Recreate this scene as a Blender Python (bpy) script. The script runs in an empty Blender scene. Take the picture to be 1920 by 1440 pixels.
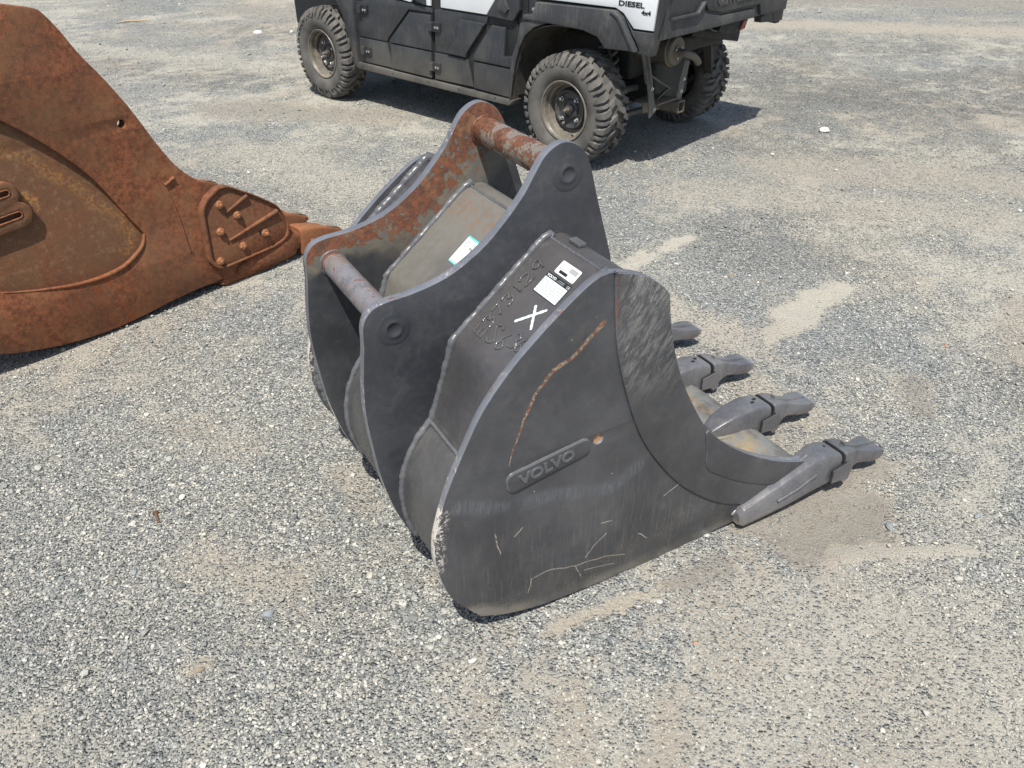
import bpy, bmesh, math, random
import numpy as np
from mathutils import Vector, Matrix
random.seed(7); RNG = np.random.RandomState(11)
S = bpy.context.scene; COL = S.collection

# ------------------------------------------------------------------ camera, light, exposure
PITCH = math.radians(33.43); ROLL = math.radians(0.18); CAM_H = 1.546; FPX = 1500.0
cd = bpy.data.cameras.new('camera'); cam = bpy.data.objects.new('camera', cd); COL.objects.link(cam)
cd.sensor_fit = 'HORIZONTAL'; cd.sensor_width = 36.0; cd.lens = FPX / 1920 * 36.0
cd.clip_start = 0.05; cd.clip_end = 2000
cp, sp, cr_, sr_ = math.cos(PITCH), math.sin(PITCH), math.cos(ROLL), math.sin(ROLL)
_r = Vector((1, 0, 0)); _d = Vector((0, -sp, -cp)); _f = Vector((0, cp, -sp))
r2 = _r * cr_ + _d * sr_; d2 = _d * cr_ - _r * sr_
cam.matrix_world = Matrix(((r2.x, -d2.x, -_f.x, 0), (r2.y, -d2.y, -_f.y, 0), (r2.z, -d2.z, -_f.z, CAM_H), (0, 0, 0, 1)))
S.camera = cam
SUN_T = Vector((0.07, 0.53, -1.0)).normalized()          # way the sunlight travels
w = bpy.data.worlds.new('World'); S.world = w; w.use_nodes = True
wn = w.node_tree; wn.nodes.clear()
sky = wn.nodes.new('ShaderNodeTexSky'); sky.sky_type = 'NISHITA'; sky.sun_disc = False
sky.sun_elevation = math.asin(-SUN_T.z); sky.sun_rotation = math.atan2(-SUN_T.x, -SUN_T.y)
sky.air_density = 1.0; sky.dust_density = 1.6; sky.ozone_density = 1.0
bg = wn.nodes.new('ShaderNodeBackground'); bg.inputs[1].default_value = 0.115
wo = wn.nodes.new('ShaderNodeOutputWorld'); wn.links.new(sky.outputs[0], bg.inputs[0]); wn.links.new(bg.outputs[0], wo.inputs[0])
sl = bpy.data.lights.new('sun', 'SUN'); sl.energy = 4.9; sl.angle = math.radians(0.6); sl.color = (1.0, 0.965, 0.89)
so = bpy.data.objects.new('sun', sl); COL.objects.link(so)
so.rotation_euler = SUN_T.to_track_quat('-Z', 'Y').to_euler()
S.view_settings.view_transform = 'Standard'; S.view_settings.look = 'None'
S.view_settings.exposure = 0.24; S.view_settings.gamma = 1.0

# ------------------------------------------------------------------ object helpers
def tag(o, label=None, cat=None, group=None, kind=None):
    if label: o['label'] = label
    if cat: o['category'] = cat
    if group: o['group'] = group
    if kind: o['kind'] = kind
    return o
def empty(name, loc, rz, label, cat, group=None):
    o = bpy.data.objects.new(name, None); COL.objects.link(o); o.location = loc; o.rotation_euler = (0, 0, rz)
    return tag(o, label, cat, group)
def link(name, me, mats, parent=None, smooth=None):
    o = bpy.data.objects.new(name, me); COL.objects.link(o)
    if mats is not None and len(me.materials) == 0:
        for m in (mats if isinstance(mats, (list, tuple)) else [mats]): me.materials.append(m)
    if smooth is not None:
        me.polygons.foreach_set('use_smooth', [True] * len(me.polygons))
        me.set_sharp_from_angle(angle=math.radians(smooth))
    if parent: o.parent = parent
    return o
def mesh(name, verts, faces):
    me = bpy.data.meshes.new(name); me.from_pydata([tuple(v) for v in verts], [], faces); me.validate(); me.update(); return me
def obj(name, verts, faces, mats, parent=None, smooth=40):
    return link(name, mesh(name, verts, faces), mats, parent, smooth)
class MB:
    """collects shapes into one mesh"""
    def __init__(s): s.v = []; s.f = []
    def add(s, v, f):
        n = len(s.v); s.v += [tuple(p) for p in v]; s.f += [tuple(i + n for i in q) for q in f]; return s
    def build(s, name, mats, parent=None, smooth=40): return obj(name, s.v, s.f, mats, parent, smooth)
def box_vf(c, h, R=None):
    v = [Vector((sx * h[0], sy * h[1], sz * h[2])) for sx in (-1, 1) for sy in (-1, 1) for sz in (-1, 1)]
    if R is not None: v = [R @ p for p in v]
    v = [p + Vector(c) for p in v]
    return v, [(0, 1, 3, 2), (4, 6, 7, 5), (0, 4, 5, 1), (2, 3, 7, 6), (0, 2, 6, 4), (1, 5, 7, 3)]
def bev(o, w, seg=2, angle=30):
    m = o.modifiers.new('bevel', 'BEVEL'); m.width = w; m.segments = seg; m.limit_method = 'ANGLE'; m.angle_limit = math.radians(angle)
    m.use_clamp_overlap = True; m.harden_normals = True; return o
def tube_vf(pts, rad, n=10, caps=True):
    pts = [Vector(p) for p in pts]; v = []; f = []
    up = None
    for i, p in enumerate(pts):
        t = (pts[min(i + 1, len(pts) - 1)] - pts[max(i - 1, 0)]).normalized()
        if up is None:
            up = t.cross(Vector((0, 0, 1)));
            if up.length < 1e-3: up = t.cross(Vector((1, 0, 0)))
            up.normalize()
        up = (up - t * up.dot(t)).normalized(); b = t.cross(up)
        r = rad[i] if hasattr(rad, '__len__') else rad
        for k in range(n):
            a = 2 * math.pi * k / n; v.append(p + (up * math.cos(a) + b * math.sin(a)) * r)
    for i in range(len(pts) - 1):
        for k in range(n):
            f.append((i * n + k, i * n + (k + 1) % n, (i + 1) * n + (k + 1) % n, (i + 1) * n + k))
    if caps: f.append(tuple(range(n - 1, -1, -1))); f.append(tuple(range((len(pts) - 1) * n, len(pts) * n)))
    return v, f
def bead(name, pts, r, mat, parent, step=0.006, amp=0.18, seed=0):
    """weld bead: rippled, uneven tube"""
    rg = random.Random(seed + 5); P = [Vector(p) for p in pts]; out = []
    for a, b in zip(P[:-1], P[1:]):
        k = max(1, int((b - a).length / step))
        for i in range(k): out.append(a.lerp(b, i / k))
    out.append(P[-1])
    ph = [rg.uniform(0, 6.28) for _ in range(3)]; rad = [r * (1 + amp * (.7 * math.sin(i * .23 + ph[0]) + .5 * math.sin(i * .71 + ph[1]) + .25 * math.sin(i * 1.9 + ph[2]) + rg.uniform(-.3, .3))) for i in range(len(out))]
    out = [p + Vector((rg.uniform(-1, 1), rg.uniform(-1, 1), rg.uniform(-1, 1))) * r * .12 for p in out]
    v, f = tube_vf(out, rad, 8); return obj(name, v, f, mat, parent, 80)
def lathe_vf(prof, axis, c, n=48, a0=0, caps=True):
    """prof: (radius, offset along axis); axis unit vector"""
    ax = Vector(axis).normalized(); u = ax.cross(Vector((0, 0, 1)))
    if u.length < 1e-3: u = Vector((1, 0, 0))
    u.normalize(); w_ = ax.cross(u); c = Vector(c); v = []; f = []
    for r, h in prof:
        for k in range(n):
            a = a0 + 2 * math.pi * k / n; v.append(c + ax * h + (u * math.cos(a) + w_ * math.sin(a)) * r)
    for i in range(len(prof) - 1):
        for k in range(n): f.append((i * n + k, i * n + (k + 1) % n, (i + 1) * n + (k + 1) % n, (i + 1) * n + k))
    if caps and prof[0][0] > 1e-6: f.append(tuple(range(n - 1, -1, -1)))
    if caps and prof[-1][0] > 1e-6: f.append(tuple(range((len(prof) - 1) * n, len(prof) * n)))
    return v, f
def cr(pts, k=6, closed=False):
    """Catmull-Rom through 2D points"""
    P = [np.array(p, float) for p in pts]; n = len(P); out = []
    rng_ = range(n if closed else n - 1)
    for i in rng_:
        p1, p2 = P[i], P[(i + 1) % n]
        p0 = P[i - 1] if (closed or i > 0) else p1 * 2 - p2
        p3 = P[(i + 2) % n] if (closed or i + 2 < n) else p2 * 2 - p1
        for j in range(k):
            t = j / k
            out.append(.5 * ((2 * p1) + (p2 - p0) * t + (2 * p0 - 5 * p1 + 4 * p2 - p3) * t * t + (3 * p1 - p0 - 3 * p2 + p3) * t ** 3))
    if not closed: out.append(P[-1])
    return [tuple(p) for p in out]
def circ(c, r, n=28): return [(c[0] + r * math.cos(2 * math.pi * i / n), c[1] + r * math.sin(2 * math.pi * i / n)) for i in range(n)]
def roundpoly(pts, r, k=4):
    out = []; n = len(pts)
    for i in range(n):
        p = np.array(pts[i], float); a = np.array(pts[i - 1], float) - p; b = np.array(pts[(i + 1) % n], float) - p
        la, lb = np.linalg.norm(a), np.linalg.norm(b); q = min(r, la * .45, lb * .45)
        A = p + a / la * q; B = p + b / lb * q
        for j in range(k + 1):
            t = j / k; out.append(tuple((1 - t) ** 2 * A + 2 * t * (1 - t) * p + t * t * B))
    return out
def plate(name, outline, v0, v1, mats, parent=None, bevel=0.0015, holes=(), smooth=35, edge_slot=True, mat_rot=None):
    """2D outline in (u,z), extruded from v0 to v1 along v; slot 1 goes to the rim faces"""
    cu = bpy.data.curves.new(name, 'CURVE'); cu.dimensions = '2D'; cu.fill_mode = 'BOTH'
    for loop in [outline] + list(holes):
        s = cu.splines.new('POLY'); s.points.add(len(loop) - 1); s.use_cyclic_u = True
        for i, p in enumerate(loop): s.points[i].co = (p[0], p[1], 0, 1)
    th = abs(v1 - v0); cu.extrude = max(th / 2 - bevel, 1e-5); cu.bevel_depth = bevel; cu.bevel_resolution = 1; cu.offset = -bevel
    o = bpy.data.objects.new(name + '_tmp', cu); COL.objects.link(o)
    dg = bpy.context.evaluated_depsgraph_get(); me = bpy.data.meshes.new_from_object(o.evaluated_get(dg)); me.name = name
    bpy.data.objects.remove(o); bpy.data.curves.remove(cu)
    me.materials.clear()
    vm = (v0 + v1) / 2
    me.transform(Matrix(((1, 0, 0, 0), (0, 0, -1, vm), (0, 1, 0, 0), (0, 0, 0, 1))))
    if mat_rot is not None: me.transform(mat_rot)
    bm = bmesh.new(); bm.from_mesh(me); bmesh.ops.remove_doubles(bm, verts=bm.verts, dist=1e-5); bm.to_mesh(me); bm.free()
    mats = mats if isinstance(mats, (list, tuple)) else [mats]
    for m in mats: me.materials.append(m)
    ob = link(name, me, None, parent, smooth)
    if len(mats) > 1:
        for p in me.polygons:
            if abs(p.normal.y) < 0.9: p.material_index = 1
    return ob
def superell(n, hw, hh, e):
    out = []
    for k in range(n):
        a = 2 * math.pi * k / n; c, s = math.cos(a), math.sin(a)
        out.append((hw * math.copysign(abs(c) ** (2 / e), c), hh * math.copysign(abs(s) ** (2 / e), s)))
    return out
def chamrect(hw, hh, c):
    c = min(c, hw * .8, hh * .8); k = c * .30
    q = [(hw, hh - c), (hw - k, hh - k), (hw - c, hh)]
    return q + [(-x, y) for x, y in q[::-1]] + [(-x, -y) for x, y in q] + [(x, -y) for x, y in q[::-1]]
def cham_vf(secs):
    """secs: (u, v, ztop, zbottom, halfwidth top, halfwidth bottom, chamfer, lean) -> blocky casting along u"""
    v = []; f = []; n = 12
    for s in secs:
        hh = (s[2] - s[3]) / 2; zc = (s[2] + s[3]) / 2
        for (a, b) in chamrect(1.0, hh, s[6]):
            pass
        hw = (s[4] + s[5]) / 2
        for (a, b) in chamrect(hw, hh, s[6]):
            k = (b / hh + 1) / 2; w_ = s[5] + (s[4] - s[5]) * k; v.append((s[0] + b * (s[7] if len(s) > 7 else 0), s[1] + a * w_ / hw, zc + b))
    for i in range(len(secs) - 1):
        for k in range(n): f.append((i * n + k, (i + 1) * n + k, (i + 1) * n + (k + 1) % n, i * n + (k + 1) % n))
    f.append(tuple(range(n))); f.append(tuple(range(len(secs) * n - 1, (len(secs) - 1) * n - 1, -1)))
    return v, f
def soft(o, lv=2, w_=.003):
    b = o.modifiers.new('bevel', 'BEVEL'); b.width = w_; b.segments = 2; b.limit_method = 'ANGLE'; b.angle_limit = math.radians(28); return o
def loft_vf(secs, n=20):
    """secs: (u, v, z, halfwidth, halfheight, exponent[, lean]) -> closed body along u"""
    v = []; f = []
    for s in secs:
        lean = s[6] if len(s) > 6 else 0
        for (a, b) in superell(n, s[3], s[4], s[5]): v.append((s[0] + b * lean, s[1] + a, s[2] + b))
    for i in range(len(secs) - 1):
        for k in range(n): f.append((i * n + k, (i + 1) * n + k, (i + 1) * n + (k + 1) % n, i * n + (k + 1) % n))
    f.append(tuple(range(n))); f.append(tuple(range(len(secs) * n - 1, (len(secs) - 1) * n - 1, -1)))
    return v, f
def ribbon(name, pts, v0, v1, th, mats, parent, smooth=50):
    """bent sheet: (u,z) polyline swept in v with thickness, offset to the right of travel"""
    P = [np.array(p, float) for p in pts]; N = []
    for i in range(len(P)):
        t = P[min(i + 1, len(P) - 1)] - P[max(i - 1, 0)]; t /= np.linalg.norm(t); N.append(np.array((t[1], -t[0])))
    v = []; f = []; n = len(P)
    for (vv) in (v0, v1):
        for off in (0, th):
            for p, q in zip(P, N): v.append((p[0] + q[0] * off, vv, p[1] + q[1] * off))
    g = lambda a, b, i: (a * 2 + b) * n + i
    for i in range(n - 1):
        f += [(g(0, 0, i), g(1, 0, i), g(1, 0, i + 1), g(0, 0, i + 1)), (g(0, 1, i), g(0, 1, i + 1), g(1, 1, i + 1), g(1, 1, i)),
              (g(0, 0, i), g(0, 0, i + 1), g(0, 1, i + 1), g(0, 1, i)), (g(1, 0, i), g(1, 1, i), g(1, 1, i + 1), g(1, 0, i + 1))]
    for i in (0, n - 1): f.append((g(0, 0, i), g(0, 1, i), g(1, 1, i), g(1, 0, i)))
    return obj(name, v, f, mats, parent, smooth)
def text(name, body, size, M, mat, parent, depth=0.001, bevel=0.0, squash=1.0, bold=0.0):
    """flat or raised lettering; M maps (x right, y up, z out) of the text to parent space"""
    cu = bpy.data.curves.new(name, 'FONT'); cu.body = body; cu.size = size; cu.extrude = depth; cu.bevel_depth = bevel; cu.bevel_resolution = 1
    cu.align_x = 'LEFT'; cu.resolution_u = 3; cu.offset = bold
    o = bpy.data.objects.new('tmp_text', cu); COL.objects.link(o)
    dg = bpy.context.evaluated_depsgraph_get(); me = bpy.data.meshes.new_from_object(o.evaluated_get(dg)); me.name = name
    bpy.data.objects.remove(o); bpy.data.curves.remove(cu); me.materials.clear()
    me.transform(Matrix.Diagonal((squash, 1, 1, 1))); me.transform(M)
    return link(name, me, mat, parent, 40)
def frame(o, x, y, z):
    o, x, y, z = Vector(o), Vector(x).normalized(), Vector(y).normalized(), Vector(z).normalized()
    return Matrix(((x.x, y.x, z.x, o.x), (x.y, y.y, z.y, o.y), (x.z, y.z, z.z, o.z), (0, 0, 0, 1)))

# ------------------------------------------------------------------ material helpers
class NT:
    def __init__(s, name):
        s.m = bpy.data.materials.new(name); s.m.use_nodes = True; s.t = s.m.node_tree; s.t.nodes.clear()
        s.out = s.n('ShaderNodeOutputMaterial'); s.b = s.n('ShaderNodeBsdfPrincipled'); s.l(s.b.outputs[0], s.out.inputs[0])
        s.tc = s.n('ShaderNodeTexCoord'); s.co = s.tc.outputs['Object']
    def n(s, k): return s.t.nodes.new(k)
    def l(s, a, b): s.t.links.new(a, b)
    def put(s, sock, v):
        if isinstance(v, bpy.types.NodeSocket): s.l(v, sock)
        elif isinstance(v, (tuple, list)): sock.default_value = (*v, 1.0) if (len(v) == 3 and sock.type == 'RGBA') else v
        else: sock.default_value = v
    def math(s, op, a, b=0.0, c=None, clamp=False):
        q = s.n('ShaderNodeMath'); q.operation = op; q.use_clamp = clamp; s.put(q.inputs[0], a); s.put(q.inputs[1], b)
        if c is not None: s.put(q.inputs[2], c)
        return q.outputs[0]
    def vm(s, op, a, b=None, scale=None):
        q = s.n('ShaderNodeVectorMath'); q.operation = op; s.put(q.inputs[0], a)
        if b is not None: s.put(q.inputs[1], b)
        if scale is not None: s.put(q.inputs['Scale'], scale)
        return q.outputs['Value'] if op in ('LENGTH', 'DOT_PRODUCT', 'DISTANCE') else q.outputs[0]
    def noise(s, scale, detail=4, rough=.55, co=None, dist=0.0, color=False, stretch=None):
        q = s.n('ShaderNodeTexNoise'); q.inputs['Scale'].default_value = scale; q.inputs['Detail'].default_value = detail
        q.inputs['Roughness'].default_value = rough; q.inputs['Distortion'].default_value = dist
        c = co or s.co
        if stretch: c = s.vm('MULTIPLY', c, stretch)
        s.l(c, q.inputs['Vector']); return q.outputs['Color' if color else 0]
    def vor(s, scale, out='Distance', feature='F1', co=None, rnd=1.0):
        q = s.n('ShaderNodeTexVoronoi'); q.feature = feature; q.inputs['Scale'].default_value = scale; q.inputs['Randomness'].default_value = rnd
        s.l(co or s.co, q.inputs['Vector']); return q.outputs[out]
    def ramp(s, x, lo, hi, a=0.0, b=1.0):
        q = s.n('ShaderNodeMapRange'); q.interpolation_type = 'SMOOTHSTEP'; s.put(q.inputs[0], x)
        for i, v in zip((1, 2, 3, 4), (lo, hi, a, b)): s.put(q.inputs[i], v)
        return q.outputs[0]
    def mix(s, fac, a, b, mode='MIX'):
        q = s.n('ShaderNodeMix'); q.data_type = 'RGBA'; q.blend_type = mode; s.put(q.inputs[0], fac); s.put(q.inputs[6], a); s.put(q.inputs[7], b); return q.outputs[2]
    def bump(s, h, strength=.5, dist=.002, base=None):
        q = s.n('ShaderNodeBump'); q.inputs['Strength'].default_value = strength; q.inputs['Distance'].default_value = dist
        s.l(h, q.inputs['Height']);
        if base is not None: s.l(base, q.inputs['Normal'])
        return q.outputs[0]
    def uz(s):
        q = s.n('ShaderNodeSeparateXYZ'); s.l(s.co, q.inputs[0]); return q.outputs
    def flat(s):
        """(u,0,z) vector of the object coordinates"""
        return s.vm('MULTIPLY', s.co, (1, 0, 1))
    def segs(s, pts, co):
        """distance from co to a polyline of (u,z) points"""
        d = None
        for a, b in zip(pts[:-1], pts[1:]):
            A = Vector((a[0], 0, a[1])); D = Vector((b[0] - a[0], 0, b[1] - a[1]))
            pa = s.vm('SUBTRACT', co, tuple(A)); t = s.math('MULTIPLY', s.vm('DOT_PRODUCT', pa, tuple(D / D.length_squared)), 1.0, clamp=True)
            e = s.vm('LENGTH', s.vm('SUBTRACT', pa, s.vm('SCALE', tuple(D), scale=t)))
            d = e if d is None else s.math('MINIMUM', d, e)
        return d
    def done(s, color, rough=.5, metal=0.0, normal=None, spec=.5, coat=0.0):
        s.put(s.b.inputs['Base Color'], color); s.put(s.b.inputs['Roughness'], rough); s.put(s.b.inputs['Metallic'], metal)
        s.put(s.b.inputs['Specular IOR Level'], spec)
        if normal is not None: s.l(normal, s.b.inputs['Normal'])
        return s.m
def simple(name, col, rough=.5, metal=0.0, var=.15, scale=40, bump=.0, spec=.5, dust=0.0, dustcol=(.30, .26, .20), dscale=6):
    t = NT(name); n = t.noise(scale, 5)
    c = t.mix(t.ramp(n, .3, .7), tuple(x * (1 - var) for x in col), tuple(x * (1 + var) for x in col))
    if dust > 0:
        dn = t.noise(dscale, 6, .65); dn2 = t.noise(dscale * 9, 3)
        c = t.mix(t.math('MULTIPLY', t.ramp(t.math('ADD', dn, t.math('MULTIPLY', dn2, .3)), .45, .95), dust), c, dustcol)
    return t.done(c, t.ramp(n, .3, .7, rough * .85, min(1, rough * 1.15)), metal, t.bump(n, bump, .003) if bump else None, spec)

# dark grey paint of the excavator bucket --------------------------------------
PAINT = (0.056, 0.057, 0.063)
def paint(name, base=PAINT, dusty=0.35, dustcol=(.17, .155, .13), streak=0.0, fn=None, rough=.42, lowdirt=0.0, spec=.5):
    t = NT(name); n1 = t.noise(5, 6, .6); n2 = t.noise(55, 4, .6); n3 = t.noise(260, 3, .6)
    n4 = t.noise(17, 6, .72, dist=.8); c = t.mix(t.ramp(n1, .32, .68), tuple(x * .76 for x in base), tuple(x * 1.18 for x in base)); c = t.mix(t.math('MULTIPLY', t.ramp(n4, .52, .68), .13), c, tuple(x * 1.9 for x in dustcol) if max(base) > 1 else dustcol)
    d = t.math('MULTIPLY', t.ramp(t.math('ADD', t.math('MULTIPLY', n1, .6), t.math('MULTIPLY', n2, .5)), .45, .85), dusty)
    c = t.mix(d, c, dustcol)
    if streak > 0:
        st = t.noise(26, 5, .7, stretch=(7, 7, .45)); z = t.uz()[2]
        m = t.math('MULTIPLY', t.ramp(st, .48, .70), t.math('MULTIPLY', t.ramp(z, .50, .02), streak)); c = t.mix(m, c, dustcol)
    if lowdirt > 0:
        z = t.uz()[2]; m = t.math('MULTIPLY', t.ramp(t.math('ADD', z, t.math('MULTIPLY', n2, .05)), .06, .015), lowdirt); c = t.mix(m, c, (.30, .26, .20))
    r = t.ramp(t.math('ADD', n2, t.math('MULTIPLY', d, .6)), .3, .9, rough * .8, min(1, rough * 1.5))
    h = t.math('ADD', t.math('ADD', t.math('MULTIPLY', n2, .6), t.math('MULTIPLY', n3, .4)), t.math('MULTIPLY', n1, 2.2))
    if fn: c, r, h = fn(t, c, r, h)
    return t.done(c, r, 0.0, t.bump(h, .35, .0012), spec)
def chips(t, lo=.62, hi=.7, scale=110, stretch=None):
    return t.ramp(t.noise(scale, 5, .7, stretch=stretch), lo, hi)
RUST1 = (.185, .066, .030); RUST2 = (.070, .032, .020); RUST3 = (.24, .135, .065)
def rustcol(t, sc=60):
    a = t.noise(sc, 6, .7); b = t.noise(sc * .25, 4, .6)
    c = t.mix(t.ramp(a, .35, .68), RUST2, RUST1); return t.mix(t.math('MULTIPLY', t.ramp(b, .5, .75), .55), c, RUST3)

def side_fn(t, c, r, h):
    P = t.flat(); wob = t.vm('SCALE', t.vm('SUBTRACT', t.noise(22, 3, color=True), (.5, .5, .5)), scale=.012)
    Pw = t.vm('MULTIPLY', t.vm('ADD', P, wob), (1, 0, 1)); fine = t.noise(240, 4, .7)
    # long rusty scrape
    d = t.segs([(-1.083, .77), (-1.157, .707), (-1.20, .693), (-1.242, .647), (-1.268, .594), (-1.291, .531), (-1.302, .49)], Pw)
    z = t.uz()[2]; wd = t.ramp(z, .48, .72, .0012, .0048)
    m = t.math('MULTIPLY', t.ramp(t.math('DIVIDE', d, wd), 1.25, .7), t.ramp(fine, .40, .50))
    c = t.mix(m, c, t.mix(t.ramp(t.noise(120, 4), .42, .58), (.28, .22, .15), RUST1)); r = t.math('MAXIMUM', r, t.math('MULTIPLY', m, .8))
    # thin bright scratches near the foot of the plate and a few above
    L = [[(-1.337, .315), (-1.333, .28), (-1.327, .248)], [(-.967, .066), (-1.03, .09), (-1.118, .103), (-1.196, .129), (-1.243, .125), (-1.254, .083)],
         [(-1.031, .169), (-1.067, .148), (-1.09, .117)], [(-.86, .215), (-.79, .245), (-.72, .29)], [(-1.118, .103), (-1.10, .06)], [(-1.0, .05), (-1.09, .075)],
         [(-1.27, .30), (-1.29, .285)], [(-1.05, .21), (-1.02, .205)], [(-.93, .12), (-.90, .09)]]
    for q in L:
        m = t.math('MULTIPLY', t.ramp(t.segs(q, Pw), .0021, .0009), t.ramp(fine, .36, .46)); c = t.mix(t.math('MULTIPLY', m, .8), c, (.36, .32, .26))
    # wide dull brushed band
    d = t.segs([(-1.422, .427), (-1.33, .386), (-1.187, .359), (-1.03, .312), (-.955, .35)], P)
    br = t.noise(30, 4, .6, stretch=(9, 9, 1)); m = t.math('MULTIPLY', t.ramp(t.math('ADD', d, t.math('MULTIPLY', br, .012)), .034, .014), t.ramp(br, .35, .65, .05, .50)); m = t.math('MULTIPLY', m, t.ramp(t.noise(6, 3), .35, .6, .25, 1))
    c = t.mix(m, c, (.135, .15, .17))
    # scuffed foot: ground-off, dusty
    d = t.segs([(-1.40, .10), (-1.32, .05), (-1.22, .025), (-1.05, .012), (-.80, .0), (-.56, .0)], P)
    sc = t.noise(34, 6, .75, stretch=(1.6, 1, 14)); m = t.math('MULTIPLY', t.math('MULTIPLY', t.ramp(t.math('ADD', d, t.math('MULTIPLY', sc, .075)), .072, .038), t.ramp(t.noise(7, 3), .38, .6, .3, 1)), .8)
    c = t.mix(m, c, (.27, .24, .20))
    sp = t.math('MULTIPLY', t.ramp(t.noise(330, 3, .8), .56, .64), t.math('MULTIPLY', t.ramp(z, .24, .03), t.ramp(t.noise(9, 4), .40, .62))); c = t.mix(t.math('MULTIPLY', sp, .6), c, (.30, .24, .17))
    # white chips at the back corner
    d = t.segs([(-1.478, .28), (-1.476, .345), (-1.462, .42)], P); sp = t.noise(95, 5, .75)
    m = t.math('MULTIPLY', t.ramp(d, .026, .004), t.ramp(sp, .50, .56)); c = t.mix(m, c, (.55, .51, .46))
    # tiny paint flecks
    sp = t.vor(46, 'Distance'); f2 = t.ramp(t.noise(7, 2), .58, .66); m = t.math('MULTIPLY', t.ramp(sp, .085, .05), f2); c = t.mix(t.math('MULTIPLY', m, .8), c, (.45, .46, .47))
    return c, r, h
def band_fn(t, c, r, h):
    P = t.flat(); q = t.n('ShaderNodeMapping'); q.inputs['Rotation'].default_value = (0, math.radians(58), 0); t.l(t.co, q.inputs[0])
    st = t.noise(30, 6, .75, co=q.outputs[0], stretch=(2.2, 1, 13)); z = t.uz()[2]; u = t.uz()[0]
    reg = t.math('MULTIPLY', t.ramp(z, .50, .70), t.ramp(u, -1.075, -1.02)); reg2 = t.noise(9, 3)
    m = t.math('MULTIPLY', t.ramp(t.math('ADD', st, t.math('MULTIPLY', reg2, .25)), .62, .80), reg); c = t.mix(t.math('MULTIPLY', m, .55), c, (.42, .40, .37)); sm = t.noise(16, 6, .7, co=q.outputs[0], stretch=(1.2, 1, 4)); c = t.mix(t.math('MULTIPLY', t.math('MULTIPLY', t.ramp(sm, .42, .66), reg), .42), c, (.30, .295, .28))
    d = t.segs([(-1.066, .87), (-1.06, .80), (-1.056, .74)], P); m = t.math('MULTIPLY', t.ramp(d, .007, .003), t.ramp(t.noise(150, 4), .44, .52)); c = t.mix(m, c, RUST1)
    st2 = t.noise(40, 5, .7, stretch=(8, 8, .6)); m = t.math('MULTIPLY', t.ramp(st2, .52, .75), t.math('MULTIPLY', t.ramp(z, .25, .05), .6)); c = t.mix(m, c, (.17, .15, .12))
    return c, r, h
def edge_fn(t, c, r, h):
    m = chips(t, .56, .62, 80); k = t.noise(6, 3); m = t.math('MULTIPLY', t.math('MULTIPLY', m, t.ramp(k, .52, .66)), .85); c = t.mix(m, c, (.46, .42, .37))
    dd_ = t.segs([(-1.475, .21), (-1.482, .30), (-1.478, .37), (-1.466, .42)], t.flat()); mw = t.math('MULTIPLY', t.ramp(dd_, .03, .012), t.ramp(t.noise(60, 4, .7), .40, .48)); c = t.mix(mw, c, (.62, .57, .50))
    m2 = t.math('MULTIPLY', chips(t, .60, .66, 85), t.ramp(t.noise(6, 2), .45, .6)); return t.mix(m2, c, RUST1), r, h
def ear_far_fn(t, c, r, h):
    P = t.flat(); wob = t.vm('SCALE', t.vm('SUBTRACT', t.noise(14, 4, .65, color=True), (.5, .5, .5)), scale=.09); Pw = t.vm('MULTIPLY', t.vm('ADD', P, wob), (1, 0, 1))
    top = [(-1.50, .775), (-1.46, .80), (-1.395, .81), (-1.28, .845), (-1.18, .92), (-1.105, 1.01), (-1.03, 1.055)]
    d0 = t.segs(top, P); d = t.segs(top, Pw)
    u = t.uz()[0]
    wid = t.ramp(u, -1.45, -1.15, .055, .165)
    dust = t.ramp(t.math('DIVIDE', d, wid), 1.15, .7); c = t.mix(t.math('MULTIPLY', dust, .85), c, t.mix(t.ramp(t.noise(40, 4), .3, .7), (.17, .15, .11), (.115, .11, .095)))
    n = t.noise(70, 7, .78); n2 = t.noise(13, 5, .65, dist=1.6)
    near = t.ramp(t.math('DIVIDE', d0, wid), .95, .15, 0, .17)
    m = t.math('MULTIPLY', t.ramp(t.math('ADD', t.math('ADD', t.math('MULTIPLY', n, .55), t.math('MULTIPLY', n2, .45)), near), .58, .63), t.ramp(t.math('DIVIDE', d, wid), 1.1, .85))
    c = t.mix(m, c, rustcol(t, 70)); r = t.math('MAXIMUM', r, t.math('MULTIPLY', dust, .72)); h = t.math('ADD', h, t.math('MULTIPLY', m, .6)); return c, r, h
def pin_fn(kind):
    def fn(t, c, r, h):
        v = t.uz()[1]; n = t.noise(26, 5, .65); n2 = t.noise(90, 5, .7)
        base = (.20, .185, .145) if kind else (.185, .18, .19)
        c = t.mix(t.ramp(n, .38, .55), c, base)
        e = t.math('MAXIMUM', t.ramp(v, .30 if not kind else .32, .245), t.ramp(v, .54 if not kind else .50, .60))
        thr = t.math('SUBTRACT', .60 if not kind else .50, t.math('MULTIPLY', e, .16))
        q = t.ramp(t.math('SUBTRACT', t.math('ADD', t.math('MULTIPLY', n, .65), t.math('MULTIPLY', n2, .35)), thr), -.02, .03)
        c = t.mix(t.math('MULTIPLY', t.ramp(t.noise(14, 5, .7), .40, .62), .45), c, (.21, .15, .11)); c = t.mix(q, c, rustcol(t, 90)); sc = t.ramp(t.noise(120, 4, .7), .62, .68); c = t.mix(t.math('MULTIPLY', sc, .6), c, (.5, .5, .5))
        return c, t.math('ADD', .30, t.math('MULTIPLY', q, .35)), t.math('ADD', h, q)
    return fn
def face_fn(t, c, r, h):
    n = t.noise(3.5, 4); z = t.uz()[2]
    c = t.mix(t.math('MULTIPLY', t.ramp(n, .4, .65), .3), c, (.10, .093, .085)); return c, r, h
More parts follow.
